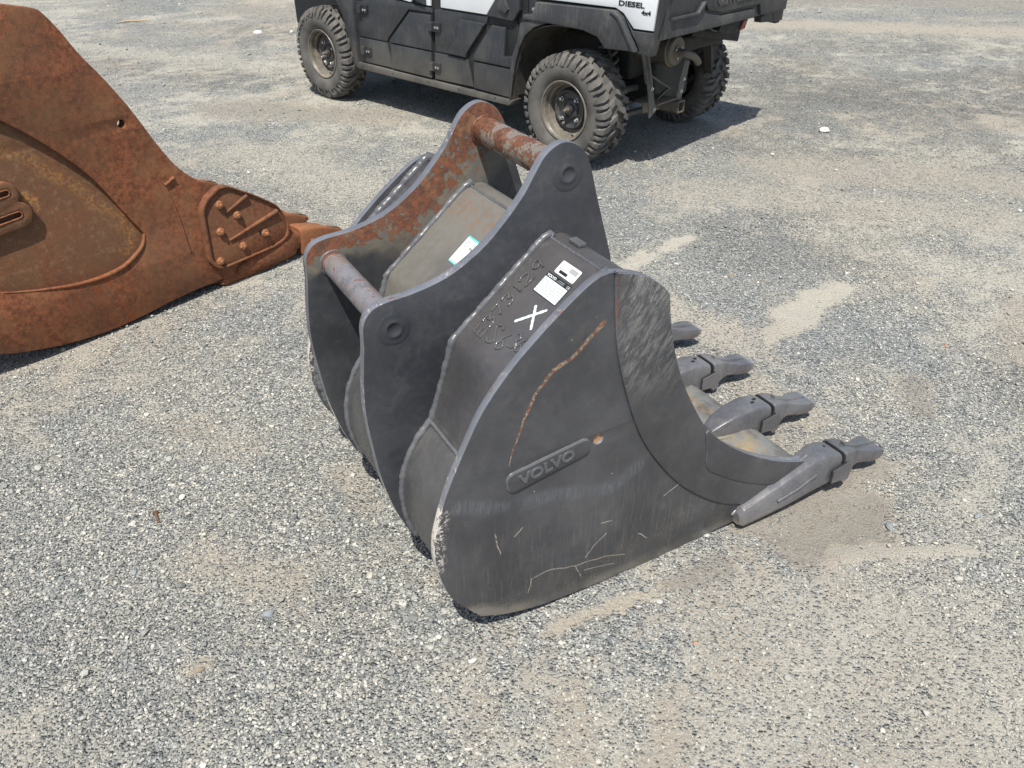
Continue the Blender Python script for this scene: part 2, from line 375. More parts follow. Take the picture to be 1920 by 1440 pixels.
def cbox_fn(t, c, r, h):
    P = t.flat(); u = t.uz()[0]
    c = t.mix(t.ramp(t.noise(4, 5), .3, .6, .35, .8), c, (.165, .155, .135))
    d = t.segs([(-1.11, .845), (-1.13, .83)], P); m = t.math('MULTIPLY', t.ramp(d, .045, .0), t.ramp(t.noise(60, 6, .75), .48, .62)); c = t.mix(t.math('MULTIPLY', m, .75), c, (.20, .11, .055))
    d = t.segs([(-1.255, .725), (-1.23, .745)], P); m = t.math('MULTIPLY', t.ramp(d, .03, .0), t.ramp(t.noise(9, 4), .55, .7)); c = t.mix(t.math('MULTIPLY', m, .5), c, (.22, .18, .11))
    return c, t.math('ADD', r, .12), h
def lip_fn(t, c, r, h):
    n = t.noise(9, 5, .6); c = t.mix(t.ramp(n, .35, .65), c, (.17, .175, .165)); n = t.noise(8, 6, .72); u = t.uz()[0]; k = t.ramp(u, -.31, -.37, .12, 1)
    c = t.mix(t.math('MULTIPLY', t.math('MULTIPLY', t.ramp(n, .42, .68), k), .75), c, (.30, .225, .12)); c = t.mix(t.math('MULTIPLY', t.ramp(t.noise(26, 6, .75), .60, .70), t.math('MULTIPLY', k, .8)), c, (.28, .10, .04)); return c, t.math('ADD', r, .1), h
def cast_fn(t, c, r, h):
    u = t.uz()[0]; z = t.uz()[2]; n = t.noise(60, 5, .7); n2 = t.noise(200, 4, .75)
    m = t.math('MULTIPLY', t.ramp(t.math('ADD', u, t.math('MULTIPLY', n, .03)), -.012, .012), .75); c = t.mix(m, c, (.30, .29, .27))
    m = t.math('MULTIPLY', t.math('MULTIPLY', t.ramp(z, .055, .02), t.ramp(n, .46, .60)), t.ramp(u, -.20, -.12, .15, .8)); c = t.mix(m, c, (.17, .085, .05))
    m = t.math('MULTIPLY', t.ramp(n2, .60, .68), .35); c = t.mix(m, c, (.26, .25, .24)); return c, r, t.math('ADD', h, t.math('MULTIPLY', n2, .5))
def weldgrey(t, c, r, h): return t.mix(chips(t, .60, .70, 90), c, (.20, .20, .21)), r, h
M_side = paint('painted_side_plate', dusty=.12, streak=.45, fn=side_fn, rough=.40)
M_band = paint('painted_cutter_band', dusty=.16, fn=band_fn, rough=.38)
M_ear = paint('painted_ear', base=(.040, .043, .051), dusty=.14, rough=.40)
M_ear_far = paint('rusting_ear', base=(.040, .043, .049), dusty=.15, fn=ear_far_fn, rough=.42)
M_edge = paint('skylit_paint_edge', base=(.14, .148, .17), dusty=.3, dustcol=(.22, .21, .19), fn=edge_fn, rough=.36, spec=.8)  # same grey paint; sky reflection and sun put into the lighter, bluer rim colour
M_face = paint('painted_box_face', base=(.068, .066, .070), dusty=.16, dustcol=(.13, .12, .115), fn=face_fn, rough=.34)
M_cbox = paint('dusty_box_face', base=(.09, .088, .082), dusty=.6, fn=cbox_fn, rough=.55)
M_shell = paint('painted_shell', base=(.066, .066, .068), dusty=.25, rough=.42, lowdirt=.5)
M_weld = paint('painted_weld', base=(.105, .108, .118), dusty=.25, fn=weldgrey, rough=.30)
M_cast = paint('painted_casting', base=(.105, .107, .118), dusty=.35, dustcol=(.24, .21, .17), rough=.30, lowdirt=.8, fn=cast_fn, spec=.8)
M_lip = paint('worn_lip', dusty=.4, fn=lip_fn, rough=.5)
M_pin0 = paint('lower_pin_steel', base=(.13, .13, .14), fn=pin_fn(0)); M_pin1 = paint('upper_pin_steel', base=(.16, .15, .13), fn=pin_fn(1))
M_mark = simple('paint_marker', (.66, .74, .70), .5, var=.05)
M_glossweld = paint('weld_lettering', base=(.085, .085, .088), dusty=.05, rough=.16)
M_gap = simple('dark_gap', (.012, .012, .012), .8)
M_rusthole = simple('rusty_hole', (.42, .24, .12), .8, var=.3, scale=200)

# heavy rust of the old bucket --------------------------------------------------
def rusty(name, warm=0.0, dark=0.0, panel=False):
    t = NT(name); a = t.noise(9, 6, .65); b = t.noise(60, 6, .7); c_ = t.noise(3.0, 5, .6); fl = t.noise(130, 5, .75); st = t.noise(22, 5, .7, stretch=(3.0, 3.0, .8))
    c = t.mix(t.ramp(b, .34, .66), (.115, .043, .022), (.285, .100, .044))
    c = t.mix(t.math('MULTIPLY', t.ramp(a, .42, .70), .5), c, (.27, .145, .065))
    c = t.mix(t.math('MULTIPLY', t.ramp(c_, .42, .62), .5), c, (.13, .068, .038))
    q = t.ramp(t.math('ADD', t.math('MULTIPLY', st, .6), t.math('MULTIPLY', t.noise(2.2, 3), .5)), .60, .68)
    c = t.mix(t.math('MULTIPLY', t.math('MULTIPLY', q, t.ramp(fl, .44, .54)), .85), c, (.27, .058, .016))
    c = t.mix(t.math('MULTIPLY', t.ramp(fl, .60, .72), .5), c, (.36, .22, .12))
    if panel:
        P = t.flat(); wob = t.vm('SCALE', t.vm('SUBTRACT', t.noise(13, 5, .7, color=True), (.5, .5, .5)), scale=.10); Pw = t.vm('MULTIPLY', t.vm('ADD', P, wob), (1, 0, 1))
        d = t.segs([(-1.32, .74), (-1.20, .63), (-1.11, .52), (-1.03, .42), (-.995, .35), (-1.03, .29)], Pw)
        c = t.mix(t.ramp(t.noise(5, 4), .35, .6, .45, .85), c, (.15, .078, .042))
        m = t.math('MULTIPLY', t.ramp(d, .034, .004), t.ramp(t.noise(90, 6, .8), .46, .58)); c = t.mix(t.math('MULTIPLY', m, .8), c, (.36, .17, .05))
        d = t.segs([(-1.31, .60), (-1.30, .54)], Pw); m = t.math('MULTIPLY', t.ramp(d, .02, .005), t.ramp(t.noise(90, 5, .75), .45, .55)); c = t.mix(m, c, (.42, .20, .055))
        c = t.mix(t.math('MULTIPLY', t.ramp(t.noise(34, 6, .75), .50, .66), .5), c, (.27, .175, .09))
    if dark: c = t.mix(dark, c, (.06, .035, .025))
    if warm: c = t.mix(warm, c, (.30, .125, .055))
    h = t.math('ADD', t.math('MULTIPLY', b, .5), t.math('MULTIPLY', fl, .5))
    return t.done(c, t.ramp(a, .3, .7, .72, .92), 0.0, t.bump(h, .55, .003), .3)
R_plate = rusty('old_rust_plate'); R_panel = rusty('old_rust_recess', panel=True); R_cut = rusty('old_rust_cutter', dark=.15)
R_tooth = rusty('old_rust_tooth', warm=.45); R_bolt = simple('old_rust_bolt', (.32, .14, .065), .7, var=.3, scale=150, bump=.4); R_gray = simple('worn_tooth_top', (.22, .19, .16), .8, var=.3, scale=80, bump=.4)

# ------------------------------------------------------------------ ground
def vnoise(x, y, s, seed):
    rg = np.random.RandomState(seed); T = rg.rand(256, 256)
    X = x * s + 1000.3; Y = y * s + 700.7; xi = np.floor(X).astype(int); yi = np.floor(Y).astype(int); fx = X - xi; fy = Y - yi
    fx = fx * fx * (3 - 2 * fx); fy = fy * fy * (3 - 2 * fy); g = lambda a, b: T[a % 256, b % 256]
    return (g(xi, yi) * (1 - fx) + g(xi + 1, yi) * fx) * (1 - fy) + (g(xi, yi + 1) * (1 - fx) + g(xi + 1, yi + 1) * fx) * fy
def fbm(x, y, s, seed, o=4, r=.5):
    t = 0; a = 1; n = 0
    for i in range(o): t = t + a * vnoise(x, y, s * 2.03 ** i, seed + i); n += a; a *= r
    return t / n
def segd(x, y, a, b):
    ax, ay = a; dx, dy = b[0] - ax, b[1] - ay; t = np.clip(((x - ax) * dx + (y - ay) * dy) / (dx * dx + dy * dy), 0, 1)
    return np.hypot(x - ax - t * dx, y - ay - t * dy), t
def sstep(e0, e1, x):
    t = np.clip((x - e0) / (e1 - e0), 0, 1); return t * t * (3 - 2 * t)
def ground_fields(x, y):
    """height, fine-dirt cover, brownness"""
    wob = (fbm(x, y, 7, 40, 6, .65) - .5) * .24; big = fbm(x, y, .75, 3, 5, .55); mid = fbm(x, y, 3.2, 21, 6, .62); fn = fbm(x, y, 14, 133, 4, .6)
    dirt = sstep(.40, .64, big * .35 + mid * .35 + fn * .30) * .50 + sstep(1.6, 3.4, y) * .14
    brown = sstep(.40, .68, fbm(x, y, 1.3, 77, 4)) * .5
    h = (fbm(x, y, 1.1, 5, 3) - .5) * .022 + (fbm(x, y, 7, 8, 3) - .5) * .009
    def streak(a, b, w0, k, kb, dh=0.0, soft=.6):
        nonlocal dirt, brown, h
        d, t = segd(x, y, a, b); m = 1 - sstep(w0 * soft * .5, w0 * 1.5, d + wob * (.35 + w0 * 4.5))
        dirt = np.maximum(dirt, m * k); brown = brown * (1 - m) + kb * m; h = h + dh * m
    streak((.83, 1.51), (1.22, 1.535), .028, 1.0, .25, .004)
    streak((.80, 1.58), (.93, 1.76), .10, .92, 1.0, -.020); streak((.98, 1.62), (1.03, 1.72), .09, .88, .95, -.018); streak((.86, 1.53), (1.22, 1.535), .022, 1.0, .2, .004)
    streak((.97, 2.62), (1.15, 2.85), .055, .75, .3); streak((1.15, 2.83), (1.42, 3.08), .085, 1.0, .15)
    streak((.52, 3.32), (.84, 3.63), .065, .95, .1); streak((.60, 2.95), (.9, 2.6), .12, .55, .35)
    streak((.08, 1.27), (.40, 1.42), .028, .8, .5, .002); streak((.40, 1.42), (.54, 1.49), .03, .6, 1.0)
    streak((-.80, 1.50), (-.55, 1.44), .10, .42, .5); streak((-1.05, 2.12), (-.86, 2.0), .10, .40, .5)
    streak((-.50, 1.86), (-.42, 1.72), .06, .40, .5); streak((1.35, 2.2), (1.42, 2.35), .08, .5, .9); streak((1.9, 2.5), (2.1, 2.9), .12, .5, .6)
    streak((.10, .80), (.14, 1.10), .05, .55, .5); streak((.27, .82), (.33, 1.07), .055, .6, .6); streak((.50, 1.0), (.95, 1.35), .08, .22, .1); streak((-.1, .9), (-.05, 1.1), .03, .4, .6); streak((-.74, 1.17), (-.70, 1.19), .014, .6, .6, .003)
    streak((-2.1, 6.05), (-.95, 5.85), .28, .55, .75); streak((-1.6, 5.0), (-.9, 4.4), .35, .5, .2); streak((-.5, 4.6), (-.2, 4.3), .3, .5, .2)
    streak((1.6, 4.7), (3.1, 4.3), .35, .5, .5); streak((1.0, 4.3), (2.4, 3.9), .3, .5, .35)
    streak((-4.8, 8.6), (-1.8, 7.3), .30, .5, .1); streak((-3.2, 10.6), (0, 9.2), .5, .55, .75); streak((2.6, 9.6), (7, 8.6), .45, .65, .6); streak((3, 11.5), (8, 10.6), .5, .6, .9)
    flat = np.ones_like(x)                       # packed level under the heavy things
    for a, b, r_ in (((.0, 1.2), (1.1, 2.0), .5), ((-1.9, 2.6), (-.9, 3.6), .5), ((-1.4, 6.3), (.3, 4.7), .5), ((.0, 7.5), (1.7, 5.7), .5)):
        d, t = segd(x, y, a, b); flat = np.minimum(flat, sstep(r_ * .2, r_ * 1.6, d))
    streak((1.10, 1.90), (.66, 1.68), .07, .72, .8); streak((1.0, 2.15), (.8, 2.5), .10, .5, .5)
    dT = np.minimum(segd(x, y, (1.12, 1.95), (.70, 2.68))[0], segd(x, y, (1.12, 1.93), (.70, 1.70))[0] + .02); h = h + .015 * np.exp(-((segd(x, y, (.70, 1.58), (.86, 1.50))[0] + wob * .1) / .022) ** 2) + .007 * np.exp(-((segd(x, y, (.86, 1.50), (1.25, 1.52))[0] + wob * .1) / .02) ** 2); h = h - .016 * (1 - sstep(.10, .28, dT)) / (.25 + .75 * flat)
    near_h = h * (.25 + .75 * flat); return near_h - .004, np.clip(dirt, 0, 1), np.clip(brown, 0, 1)
def cluster(x, y): return sstep(.36, .62, fbm(x, y, 1.5, 301, 5, .6))
def darkness(x, y):
    """beds of darker, coarser stone"""
    n = (fbm(x, y, .9, 411, 6, .6) - .5); r = np.zeros_like(x)
    for a, b, w0, k in (((2.3, 6.6), (5.5, 5.6), 1.15, .95), ((1.6, 5.2), (3.9, 4.9), .35, .5), ((3.4, 8.3), (6.5, 7.8), .5, .6), ((-5.5, 8.4), (-1.6, 6.9), .45, .6), ((-2.5, 9.2), (.5, 8.3), .5, .6), ((1.3, 3.6), (1.7, 3.7), .30, .45), ((1.9, 2.2), (2.4, 1.9), .35, .5), ((-2.0, 1.3), (-1.0, 1.25), .35, .2), ((.9, 1.25), (1.6, 1.1), .18, .25)):
        d, _ = segd(x, y, a, b); r = np.maximum(r, k * (1 - sstep(w0 * .5, w0 * 1.3, d + n * (.25 + w0 * 1.6))))
    return np.clip(r + sstep(.55, .75, fbm(x, y, 2.6, 431, 5, .6)) * .15, 0, 1)
def axis(lo, hi, step0, grow, far):
    a = [0.0]; s = step0
    while a[-1] < hi: a.append(a[-1] + s); s *= 1 + grow
    while a[-1] < far: s *= 1.35; a.append(a[-1] + s)
    return a
yp = axis(0, 11.5, .014, .0042, 400); ys = np.array([-400, -200, -80, -30, -12, -5, -2, -.8, -.2, .1, .25] + [.38 + q for q in yp])
xr = axis(0, 5, .016, .006, 400); xs = np.array([-q for q in xr[:0:-1]] + xr)
XX, YY = np.meshgrid(xs, ys); hh, dd, bb = ground_fields(XX.ravel(), YY.ravel())
fade = 1 - sstep(14, 40, np.hypot(XX.ravel(), YY.ravel())); co = np.stack([XX.ravel(), YY.ravel(), hh * fade], 1)
nx, ny = len(xs), len(ys); idx = np.arange(nx * ny).reshape(ny, nx)
quads = np.stack([idx[:-1, :-1], idx[:-1, 1:], idx[1:, 1:], idx[1:, :-1]], -1).reshape(-1, 4)
gm = bpy.data.meshes.new('ground'); gm.vertices.add(len(co)); gm.vertices.foreach_set('co', co.ravel())
gm.loops.add(quads.size); gm.loops.foreach_set('vertex_index', quads.ravel()); gm.polygons.add(len(quads))
gm.polygons.foreach_set('loop_start', np.arange(0, quads.size, 4)); gm.polygons.foreach_set('loop_total', np.full(len(quads), 4)); gm.update(calc_edges=True); gm.validate()
for nm, arr in (('dirt', dd), ('brown', bb), ('cl', cluster(XX.ravel(), YY.ravel())), ('dk', darkness(XX.ravel(), YY.ravel()))):
    at = gm.attributes.new(nm, 'FLOAT', 'POINT'); at.data.foreach_set('value', arr.astype(np.float32))
gm.polygons.foreach_set('use_smooth', [True] * len(gm.polygons))
t = NT('gravel_ground')
def attr(t, n, inst=False):
    q = t.n('ShaderNodeAttribute'); q.attribute_name = n
    if inst: q.attribute_type = 'INSTANCER'
    return q.outputs['Fac']
dirt, brown = attr(t, 'dirt'), attr(t, 'brown')
fine = t.noise(420, 4, .7); md = t.noise(28, 5, .65); wv = t.vm('ADD', t.co, t.vm('SCALE', t.noise(90, 2, color=True), scale=.004))
cellc = t.n('ShaderNodeTexVoronoi'); cellc.inputs['Scale'].default_value = 150; t.l(wv, cellc.inputs['Vector'])
cellb = t.n('ShaderNodeTexVoronoi'); cellb.inputs['Scale'].default_value = 88; t.l(wv, cellb.inputs['Vector'])
sep = t.n('ShaderNodeSeparateColor'); t.l(cellc.outputs['Color'], sep.inputs[0]); sepb = t.n('ShaderNodeSeparateColor'); t.l(cellb.outputs['Color'], sepb.inputs[0])
def stone_ramp(t, x):
    q = t.n('ShaderNodeValToRGB'); t.l(x, q.inputs[0]); e = q.color_ramp.elements
    cols = [(0, (.080, .094, .102)), (.18, (.17, .186, .194)), (.46, (.285, .300, .296)), (.72, (.40, .40, .375)), (.91, (.50, .485, .44)), (.98, (.62, .61, .57)), (1, (.74, .72, .66))]
    e[0].position, e[0].color = cols[0][0], (*cols[0][1], 1); e[1].position, e[1].color = cols[-1][0], (*cols[-1][1], 1)
    for p, c in cols[1:-1]: k = e.new(p); k.color = (*c, 1)
    return q.outputs[0]
cl = attr(t, 'cl'); stones = t.mix(t.ramp(sepb.outputs[1], .55, .6), stone_ramp(t, sep.outputs[0]), stone_ramp(t, sepb.outputs[0])); stones = t.mix(1.0, stones, t.mix(cl, (1.08, 1.06, 1.0), (.92, .95, .97)), 'MULTIPLY'); stones = t.mix(1.0, stones, t.mix(attr(t, 'dk'), (1, 1, 1), (.60, .585, .57)), 'MULTIPLY')
fines = t.mix(t.ramp(brown, 0, .6), (.47, .435, .345), (.37, .305, .215)); fines = t.mix(t.ramp(brown, .55, .85, 0, 1), fines, (.185, .150, .108)); fines = t.mix(t.ramp(md, .3, .7, 0, .35), fines, (.29, .275, .245)); fines = t.mix(t.ramp(fine, .35, .7, 0, .5), fines, (.56, .54, .49))
cover = t.math('ADD', t.math('MULTIPLY', dirt, 1.35), t.math('MULTIPLY', t.math('SUBTRACT', md, .5), .9))
bare = t.ramp(t.math('ADD', cover, t.math('MULTIPLY', sep.outputs[1], .8)), .60, 1.25)
base = t.mix(t.math('MULTIPLY', bare, .93), stones, fines)
base = t.mix(t.math('MULTIPLY', dirt, .30), base, fines); base = t.mix(.15, base, (.40, .385, .345))
rel = t.ramp(cellc.outputs['Distance'], 0.0, .75, 1, 0); relb = t.ramp(cellb.outputs['Distance'], 0.0, .8, 1, 0)
hgt = t.math('ADD', t.math('MULTIPLY', t.math('ADD', rel, t.math('MULTIPLY', relb, .7)), t.ramp(bare, 0, 1, 1, .22)), t.math('MULTIPLY', fine, .45))
M_ground = t.done(base, .93, 0, t.bump(hgt, 1.0, .009), .25)
gm.materials.append(M_ground); ground = bpy.data.objects.new('ground', gm); COL.objects.link(ground); tag(ground, kind='structure')

# loose gravel: nobody could count it, one object of real stones spread over the sheet
def rock_mesh(name, seed, mat, sub=1):
    bm = bmesh.new(); bmesh.ops.create_icosphere(bm, subdivisions=sub, radius=1.0); rg = random.Random(seed)
    ax = Vector((rg.uniform(.8, 1.25), rg.uniform(.6, .95), rg.uniform(.38, .62)))
    planes = [(Vector((rg.gauss(0, 1), rg.gauss(0, 1), rg.gauss(0, 1))).normalized(), rg.uniform(.55, .85)) for _ in range(7)]
    for v in bm.verts:
        p = v.co.copy()
        for n, d in planes:
            k = p.dot(n)
            if k > d: p -= n * (k - d)
        p *= 1 + rg.uniform(-.06, .06); v.co = Vector((p.x * ax.x, p.y * ax.y, p.z * ax.z)) * 1.15
    me = bpy.data.meshes.new(name); bm.to_mesh(me); bm.free(); me.materials.append(mat); return me
t = NT('gravel_stone'); dirt_ = None; tone = attr(t, 'tone', True); dustv = attr(t, 'dusty', True)
oi = t.noise(140, 4, .6); c = stone_ramp(t, tone); c = t.mix(1.0, c, t.mix(attr(t, 'cl', True), (1.08, 1.06, 1.0), (.92, .95, .97)), 'MULTIPLY'); c = t.mix(1.0, c, t.mix(attr(t, 'dk', True), (1, 1, 1), (.66, .645, .63)), 'MULTIPLY'); c = t.mix(t.ramp(oi, .35, .7, 0, .22), c, (.40, .385, .35)); c = t.mix(t.math('MULTIPLY', dustv, .6), c, t.mix(t.ramp(attr(t, 'brown', True), .5, .85), (.40, .37, .30), (.19, .16, .12)))
M_stone = t.done(c, .85, 0, t.bump(oi, .3, .002), .3)
rocks = bpy.data.collections.new('rock_shapes')
for i in range(7):
    ob = bpy.data.objects.new('rock_shape', rock_mesh('rock_shape', 31 + i, M_stone, 1)); rocks.objects.link(ob)
def scatter():
    P = []; SC = []
    for (y0, y1, dens, s0, s1) in ((.55, 1.5, 26000, .0018, .0045), (1.5, 2.4, 20000, .0018, .0047), (2.4, 3.6, 12000, .0020, .0050), (3.6, 5.6, 4500, .0026, .0058), (5.6, 11.4, 900, .0035, .0075)):
        hw = lambda y: .15 + .645 * np.hypot(y, CAM_H) + .1
        n = int(dens * (y1 - y0) * 2 * hw(y1)); x = RNG.uniform(-1, 1, n) * hw(y1); y = RNG.uniform(y0, y1, n)
        k = np.abs(x) < hw(y) + .12; x, y = x[k], y[k]; h, d, b = ground_fields(x, y)
        clump = fbm(x, y, 26, 91, 3); keep = RNG.rand(len(x)) < np.clip(1.15 - d * .95 + (clump - .5) * 1.5, .12, 1)
        x, y, h, d = x[keep], y[keep], h[keep], d[keep]
        cl2 = fbm(x, y, 4.5, 17, 3); s = (s0 + (s1 - s0) * RNG.rand(len(x)) ** 2.2) * (.72 + .65 * cl2); s *= np.where(RNG.rand(len(x)) < .018, RNG.uniform(1.4, 2.7, len(x)), 1.0); s *= 1 - .3 * d
        b = b[keep]; P.append(np.stack([x, y, h + s * (.25 + .45 * RNG.rand(len(x))), d, b], 1)); SC.append(s)
    P = np.concatenate(P); s = np.concatenate(SC); me = bpy.data.meshes.new('gravel'); me.vertices.add(len(P)); me.vertices.foreach_set('co', P[:, :3].ravel())
    for nm, arr in (('brown', P[:, 4]), ('cl', cluster(P[:, 0], P[:, 1])), ('dk', darkness(P[:, 0], P[:, 1])), ('scl', s), ('tone', RNG.rand(len(s)) ** 1.08), ('dusty', np.clip(P[:, 3] * 1.1 + RNG.rand(len(s)) * .35 - .1, 0, 1))):
        a = me.attributes.new(nm, 'FLOAT', 'POINT'); a.data.foreach_set('value', arr.astype(np.float32))
    rot = np.stack([RNG.uniform(-.35, .35, len(s)), RNG.uniform(-.35, .35, len(s)), RNG.uniform(0, 6.283, len(s))], 1)
    a = me.attributes.new('rot', 'FLOAT_VECTOR', 'POINT'); a.data.foreach_set('vector', rot.astype(np.float32).ravel())
    o = bpy.data.objects.new('gravel', me); COL.objects.link(o); tag(o, 'loose grey crushed stone spread over the packed yard', kind='stuff')
    g = bpy.data.node_groups.new('gravel_scatter', 'GeometryNodeTree')
    g.interface.new_socket('Geometry', in_out='INPUT', socket_type='NodeSocketGeometry'); g.interface.new_socket('Geometry', in_out='OUTPUT', socket_type='NodeSocketGeometry')
    N = g.nodes.new; gi = N('NodeGroupInput'); go = N('NodeGroupOutput'); ip = N('GeometryNodeInstanceOnPoints'); ci = N('GeometryNodeCollectionInfo')
    ci.inputs['Collection'].default_value = rocks; ci.inputs['Separate Children'].default_value = True; ci.inputs['Reset Children'].default_value = True
    def na(name, typ):
        q = N('GeometryNodeInputNamedAttribute'); q.data_type = typ; q.inputs['Name'].default_value = name; return q.outputs['Attribute']
    ip.inputs['Pick Instance'].default_value = True; rv = N('FunctionNodeRandomValue'); rv.data_type = 'INT'; rv.inputs[4].default_value = 0; rv.inputs[5].default_value = 6
    g.links.new(rv.outputs[2], ip.inputs['Instance Index']); g.links.new(gi.outputs[0], ip.inputs['Points']); g.links.new(ci.outputs[0], ip.inputs['Instance'])
    er = N('FunctionNodeEulerToRotation'); g.links.new(na('rot', 'FLOAT_VECTOR'), er.inputs[0]); g.links.new(er.outputs[0], ip.inputs['Rotation'])
    g.links.new(na('scl', 'FLOAT'), ip.inputs['Scale']); g.links.new(ip.outputs[0], go.inputs[0])
    md_ = o.modifiers.new('scatter', 'NODES'); md_.node_group = g; return len(s)
print('stones', scatter())
def ground_z(x, y):
    return float(ground_fields(np.array([x]), np.array([y]))[0][0])

# ------------------------------------------------------------------ the dark grey digging bucket
BW = 0.837
bk = empty('digging_bucket', (1.12, 1.944, 0), 0.518, 'dark grey excavator bucket with four teeth and white X mark, in mid yard', 'excavator bucket')
back = [(-1.379, .072), (-1.429, .140), (-1.460, .199), (-1.480, .284), (-1.481, .347), (-1.470, .400), (-1.445, .478), (-1.405, .564), (-1.361, .646), (-1.301, .719), (-1.242, .773), (-1.183, .820), (-1.129, .858), (-1.099, .873)]
front = [(-1.066, .875), (-1.022, .863), (-.974, .841), (-.925, .800)]
throat = [(-.923, .794), (-.915, .749), (-.904, .694), (-.888, .643), (-.864, .580), (-.837, .523), (-.798, .454), (-.750, .381), (-.686, .316), (-.590, .243), (-.480, .178), (-.380, .135), (-.30, .118)]
foot = [(-.27, .085), (-.30, .06), (-.40, .045), (-.50, .035), (-.551, .004), (-.688, .000), (-.831, -.004), (-.989, .000), (-1.093, .006), (-1.217, .018), (-1.306, .040)]
band_in = [(-1.066, .874), (-1.058, .779), (-1.043, .683), (-1.013, .577), (-.966, .455), (-.912, .361), (-.831, .254), (-.743, .168), (-.652, .101), (-.551, .050)]
outline = cr(back, 5)[:-1] + cr([back[-1]] + front, 5)[:-1] + cr(throat, 5) + cr(foot + [back[0]], 4)[:-1]
for v0, v1, s in ((-.010, .010, -1), (BW - .010, BW + .010, 1)):
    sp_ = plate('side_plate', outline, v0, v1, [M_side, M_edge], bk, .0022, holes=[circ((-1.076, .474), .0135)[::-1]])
    bandpoly = cr([band_in[0]] + front, 4)[:-1] + cr(throat, 5) + [(-.27, .085), (-.40, .045), (-.5, .035)] + cr(band_in[::-1], 5)[:-1]
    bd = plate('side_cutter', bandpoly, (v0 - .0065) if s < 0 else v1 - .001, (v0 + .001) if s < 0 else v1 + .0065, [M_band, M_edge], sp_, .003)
    step = cr([(-.758, .376), (-.746, .323), (-.737, .262), (-.700, .225), (-.601, .157), (-.49, .100), (-.401, .066)], 5)
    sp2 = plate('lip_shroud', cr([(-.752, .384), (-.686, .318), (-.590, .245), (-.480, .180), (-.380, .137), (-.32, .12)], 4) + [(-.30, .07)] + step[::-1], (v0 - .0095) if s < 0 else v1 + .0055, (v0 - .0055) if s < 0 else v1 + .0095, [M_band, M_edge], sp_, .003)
v, f = lathe_vf([(.0138, 0), (0, .0004)], (0, -1, 0), (-1.076, -.003, .474), 24); obj('hole_back', v, f, M_rusthole, bk)
# near pad with raised lettering
padc = [(-1.312, .464), (-1.302, .413), (-1.100, .4505), (-1.106, .487)]
def side_pad(): 
    x = (Vector((-1.10, 0, .468)) - Vector((-1.307, 0, .4375))).normalized(); z = Vector((0, 0, 1)); y = Vector((-x.z, 0, x.x)); c0 = Vector((-1.2045, 0, .4555))
    def q(a, b): p = c0 + x * a + y * b; return (p.x, p.z)
    rr = roundpoly([q(-.104, -.026), q(.104, -.021), q(.104, .021), q(-.104, .026)], .02, 6)
    base = plate('name_pad', rr, -.016, -.009, [M_side, M_weld], bk, .003)
    bead_ = [(p[0], -.0105, p[1]) for p in rr] + [(rr[0][0], -.0105, rr[0][1])]
    bead('pad_weld', bead_, .0028, M_weld, base, seed=3)
    o = c0 + x * -.076 + y * -.0115; o.y = -.0155
    text('raised_lettering', 'VOLVO', .037, frame(o, x, y, (0, -1, 0)), M_weld, base, .0022, .0008, 1.12, .0009)
side_pad()
# shell and box
shell = [(-.30, .028), (-.55, .006), (-.9, .004), (-1.1, .012), (-1.22, .028), (-1.30, .052), (-1.37, .098), (-1.42, .155), (-1.447, .22), (-1.458, .30), (-1.445, .385), (-1.405, .455), (-1.368, .489)]
sc = cr(shell, 5); ribbon('shell', sc, .008, BW - .008, .014, M_shell, bk, 60)
ribbon('inner_shell', cr([(-1.38, .475), (-1.33, .58), (-1.24, .67), (-1.12, .74), (-1.0, .78), (-.935, .785)], 5), .008, BW - .008, .012, M_shell, bk, 60)
def boxsec(m, name, v0, v1):
    crest = roundpoly([(-1.372, .492), (-1.308, .683), (-1.086, .866), (-1.03, .868), (-.95, .79), (-1.10, .735), (-1.30, .60)], .018, 5)
    return plate(name, crest, v0, v1, m, bk, .001, smooth=60)
boxsec(M_face, 'torque_box', .008, .224); boxsec(M_cbox, 'torque_box', .244, .593); boxsec(M_face, 'torque_box', .613, BW - .008)
for v0, v1 in ((.012, .222), (.246, .591), (.615, BW - .012)):
    bead('seam_weld', [(-1.377, v0, .487), (-1.375, v1, .487)], .0048, M_weld, bk, amp=.06, seed=int(v0 * 99))
    bead('lip_weld', [(-1.072, v0, .8655), (-1.072, v1, .8655)], .0045, M_weld, bk, amp=.12, seed=int(v0 * 77))
# ears
ear_back = [(-1.444, .172), (-1.478, .262), (-1.501, .360), (-1.512, .45), (-1.520, .55), (-1.517, .63), (-1.507, .715)]
ear_top = [(-1.507, .715), (-1.503, .765), (-1.484, .793), (-1.452, .804), (-1.395, .809), (-1.331, .822), (-1.279, .843), (-1.221, .880), (-1.172, .925), (-1.132, .970), (-1.106, 1.010), (-1.083, 1.041), (-1.052, 1.0595), (-1.025, 1.060), (-.995, 1.044), (-.972, 1.010), (-.952, .944), (-.926, .861), (-.901, .783)]
ear_in = [(-.8985, .762), (-.905, .748), (-.93, .745), (-1.00, .76), (-1.10, .735), (-1.29, .60), (-1.35, .49), (-1.42, .39), (-1.435, .30), (-1.43, .22)]
ear_ol = cr(ear_back, 4)[:-1] + cr(ear_top, 5) + ear_in
bL, bU = (-1.440, .741), (-1.027, .994)
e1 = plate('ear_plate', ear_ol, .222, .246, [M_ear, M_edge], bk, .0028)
e2 = plate('ear_plate', ear_ol, .591, .615, [M_ear_far, M_edge], bk, .0028)
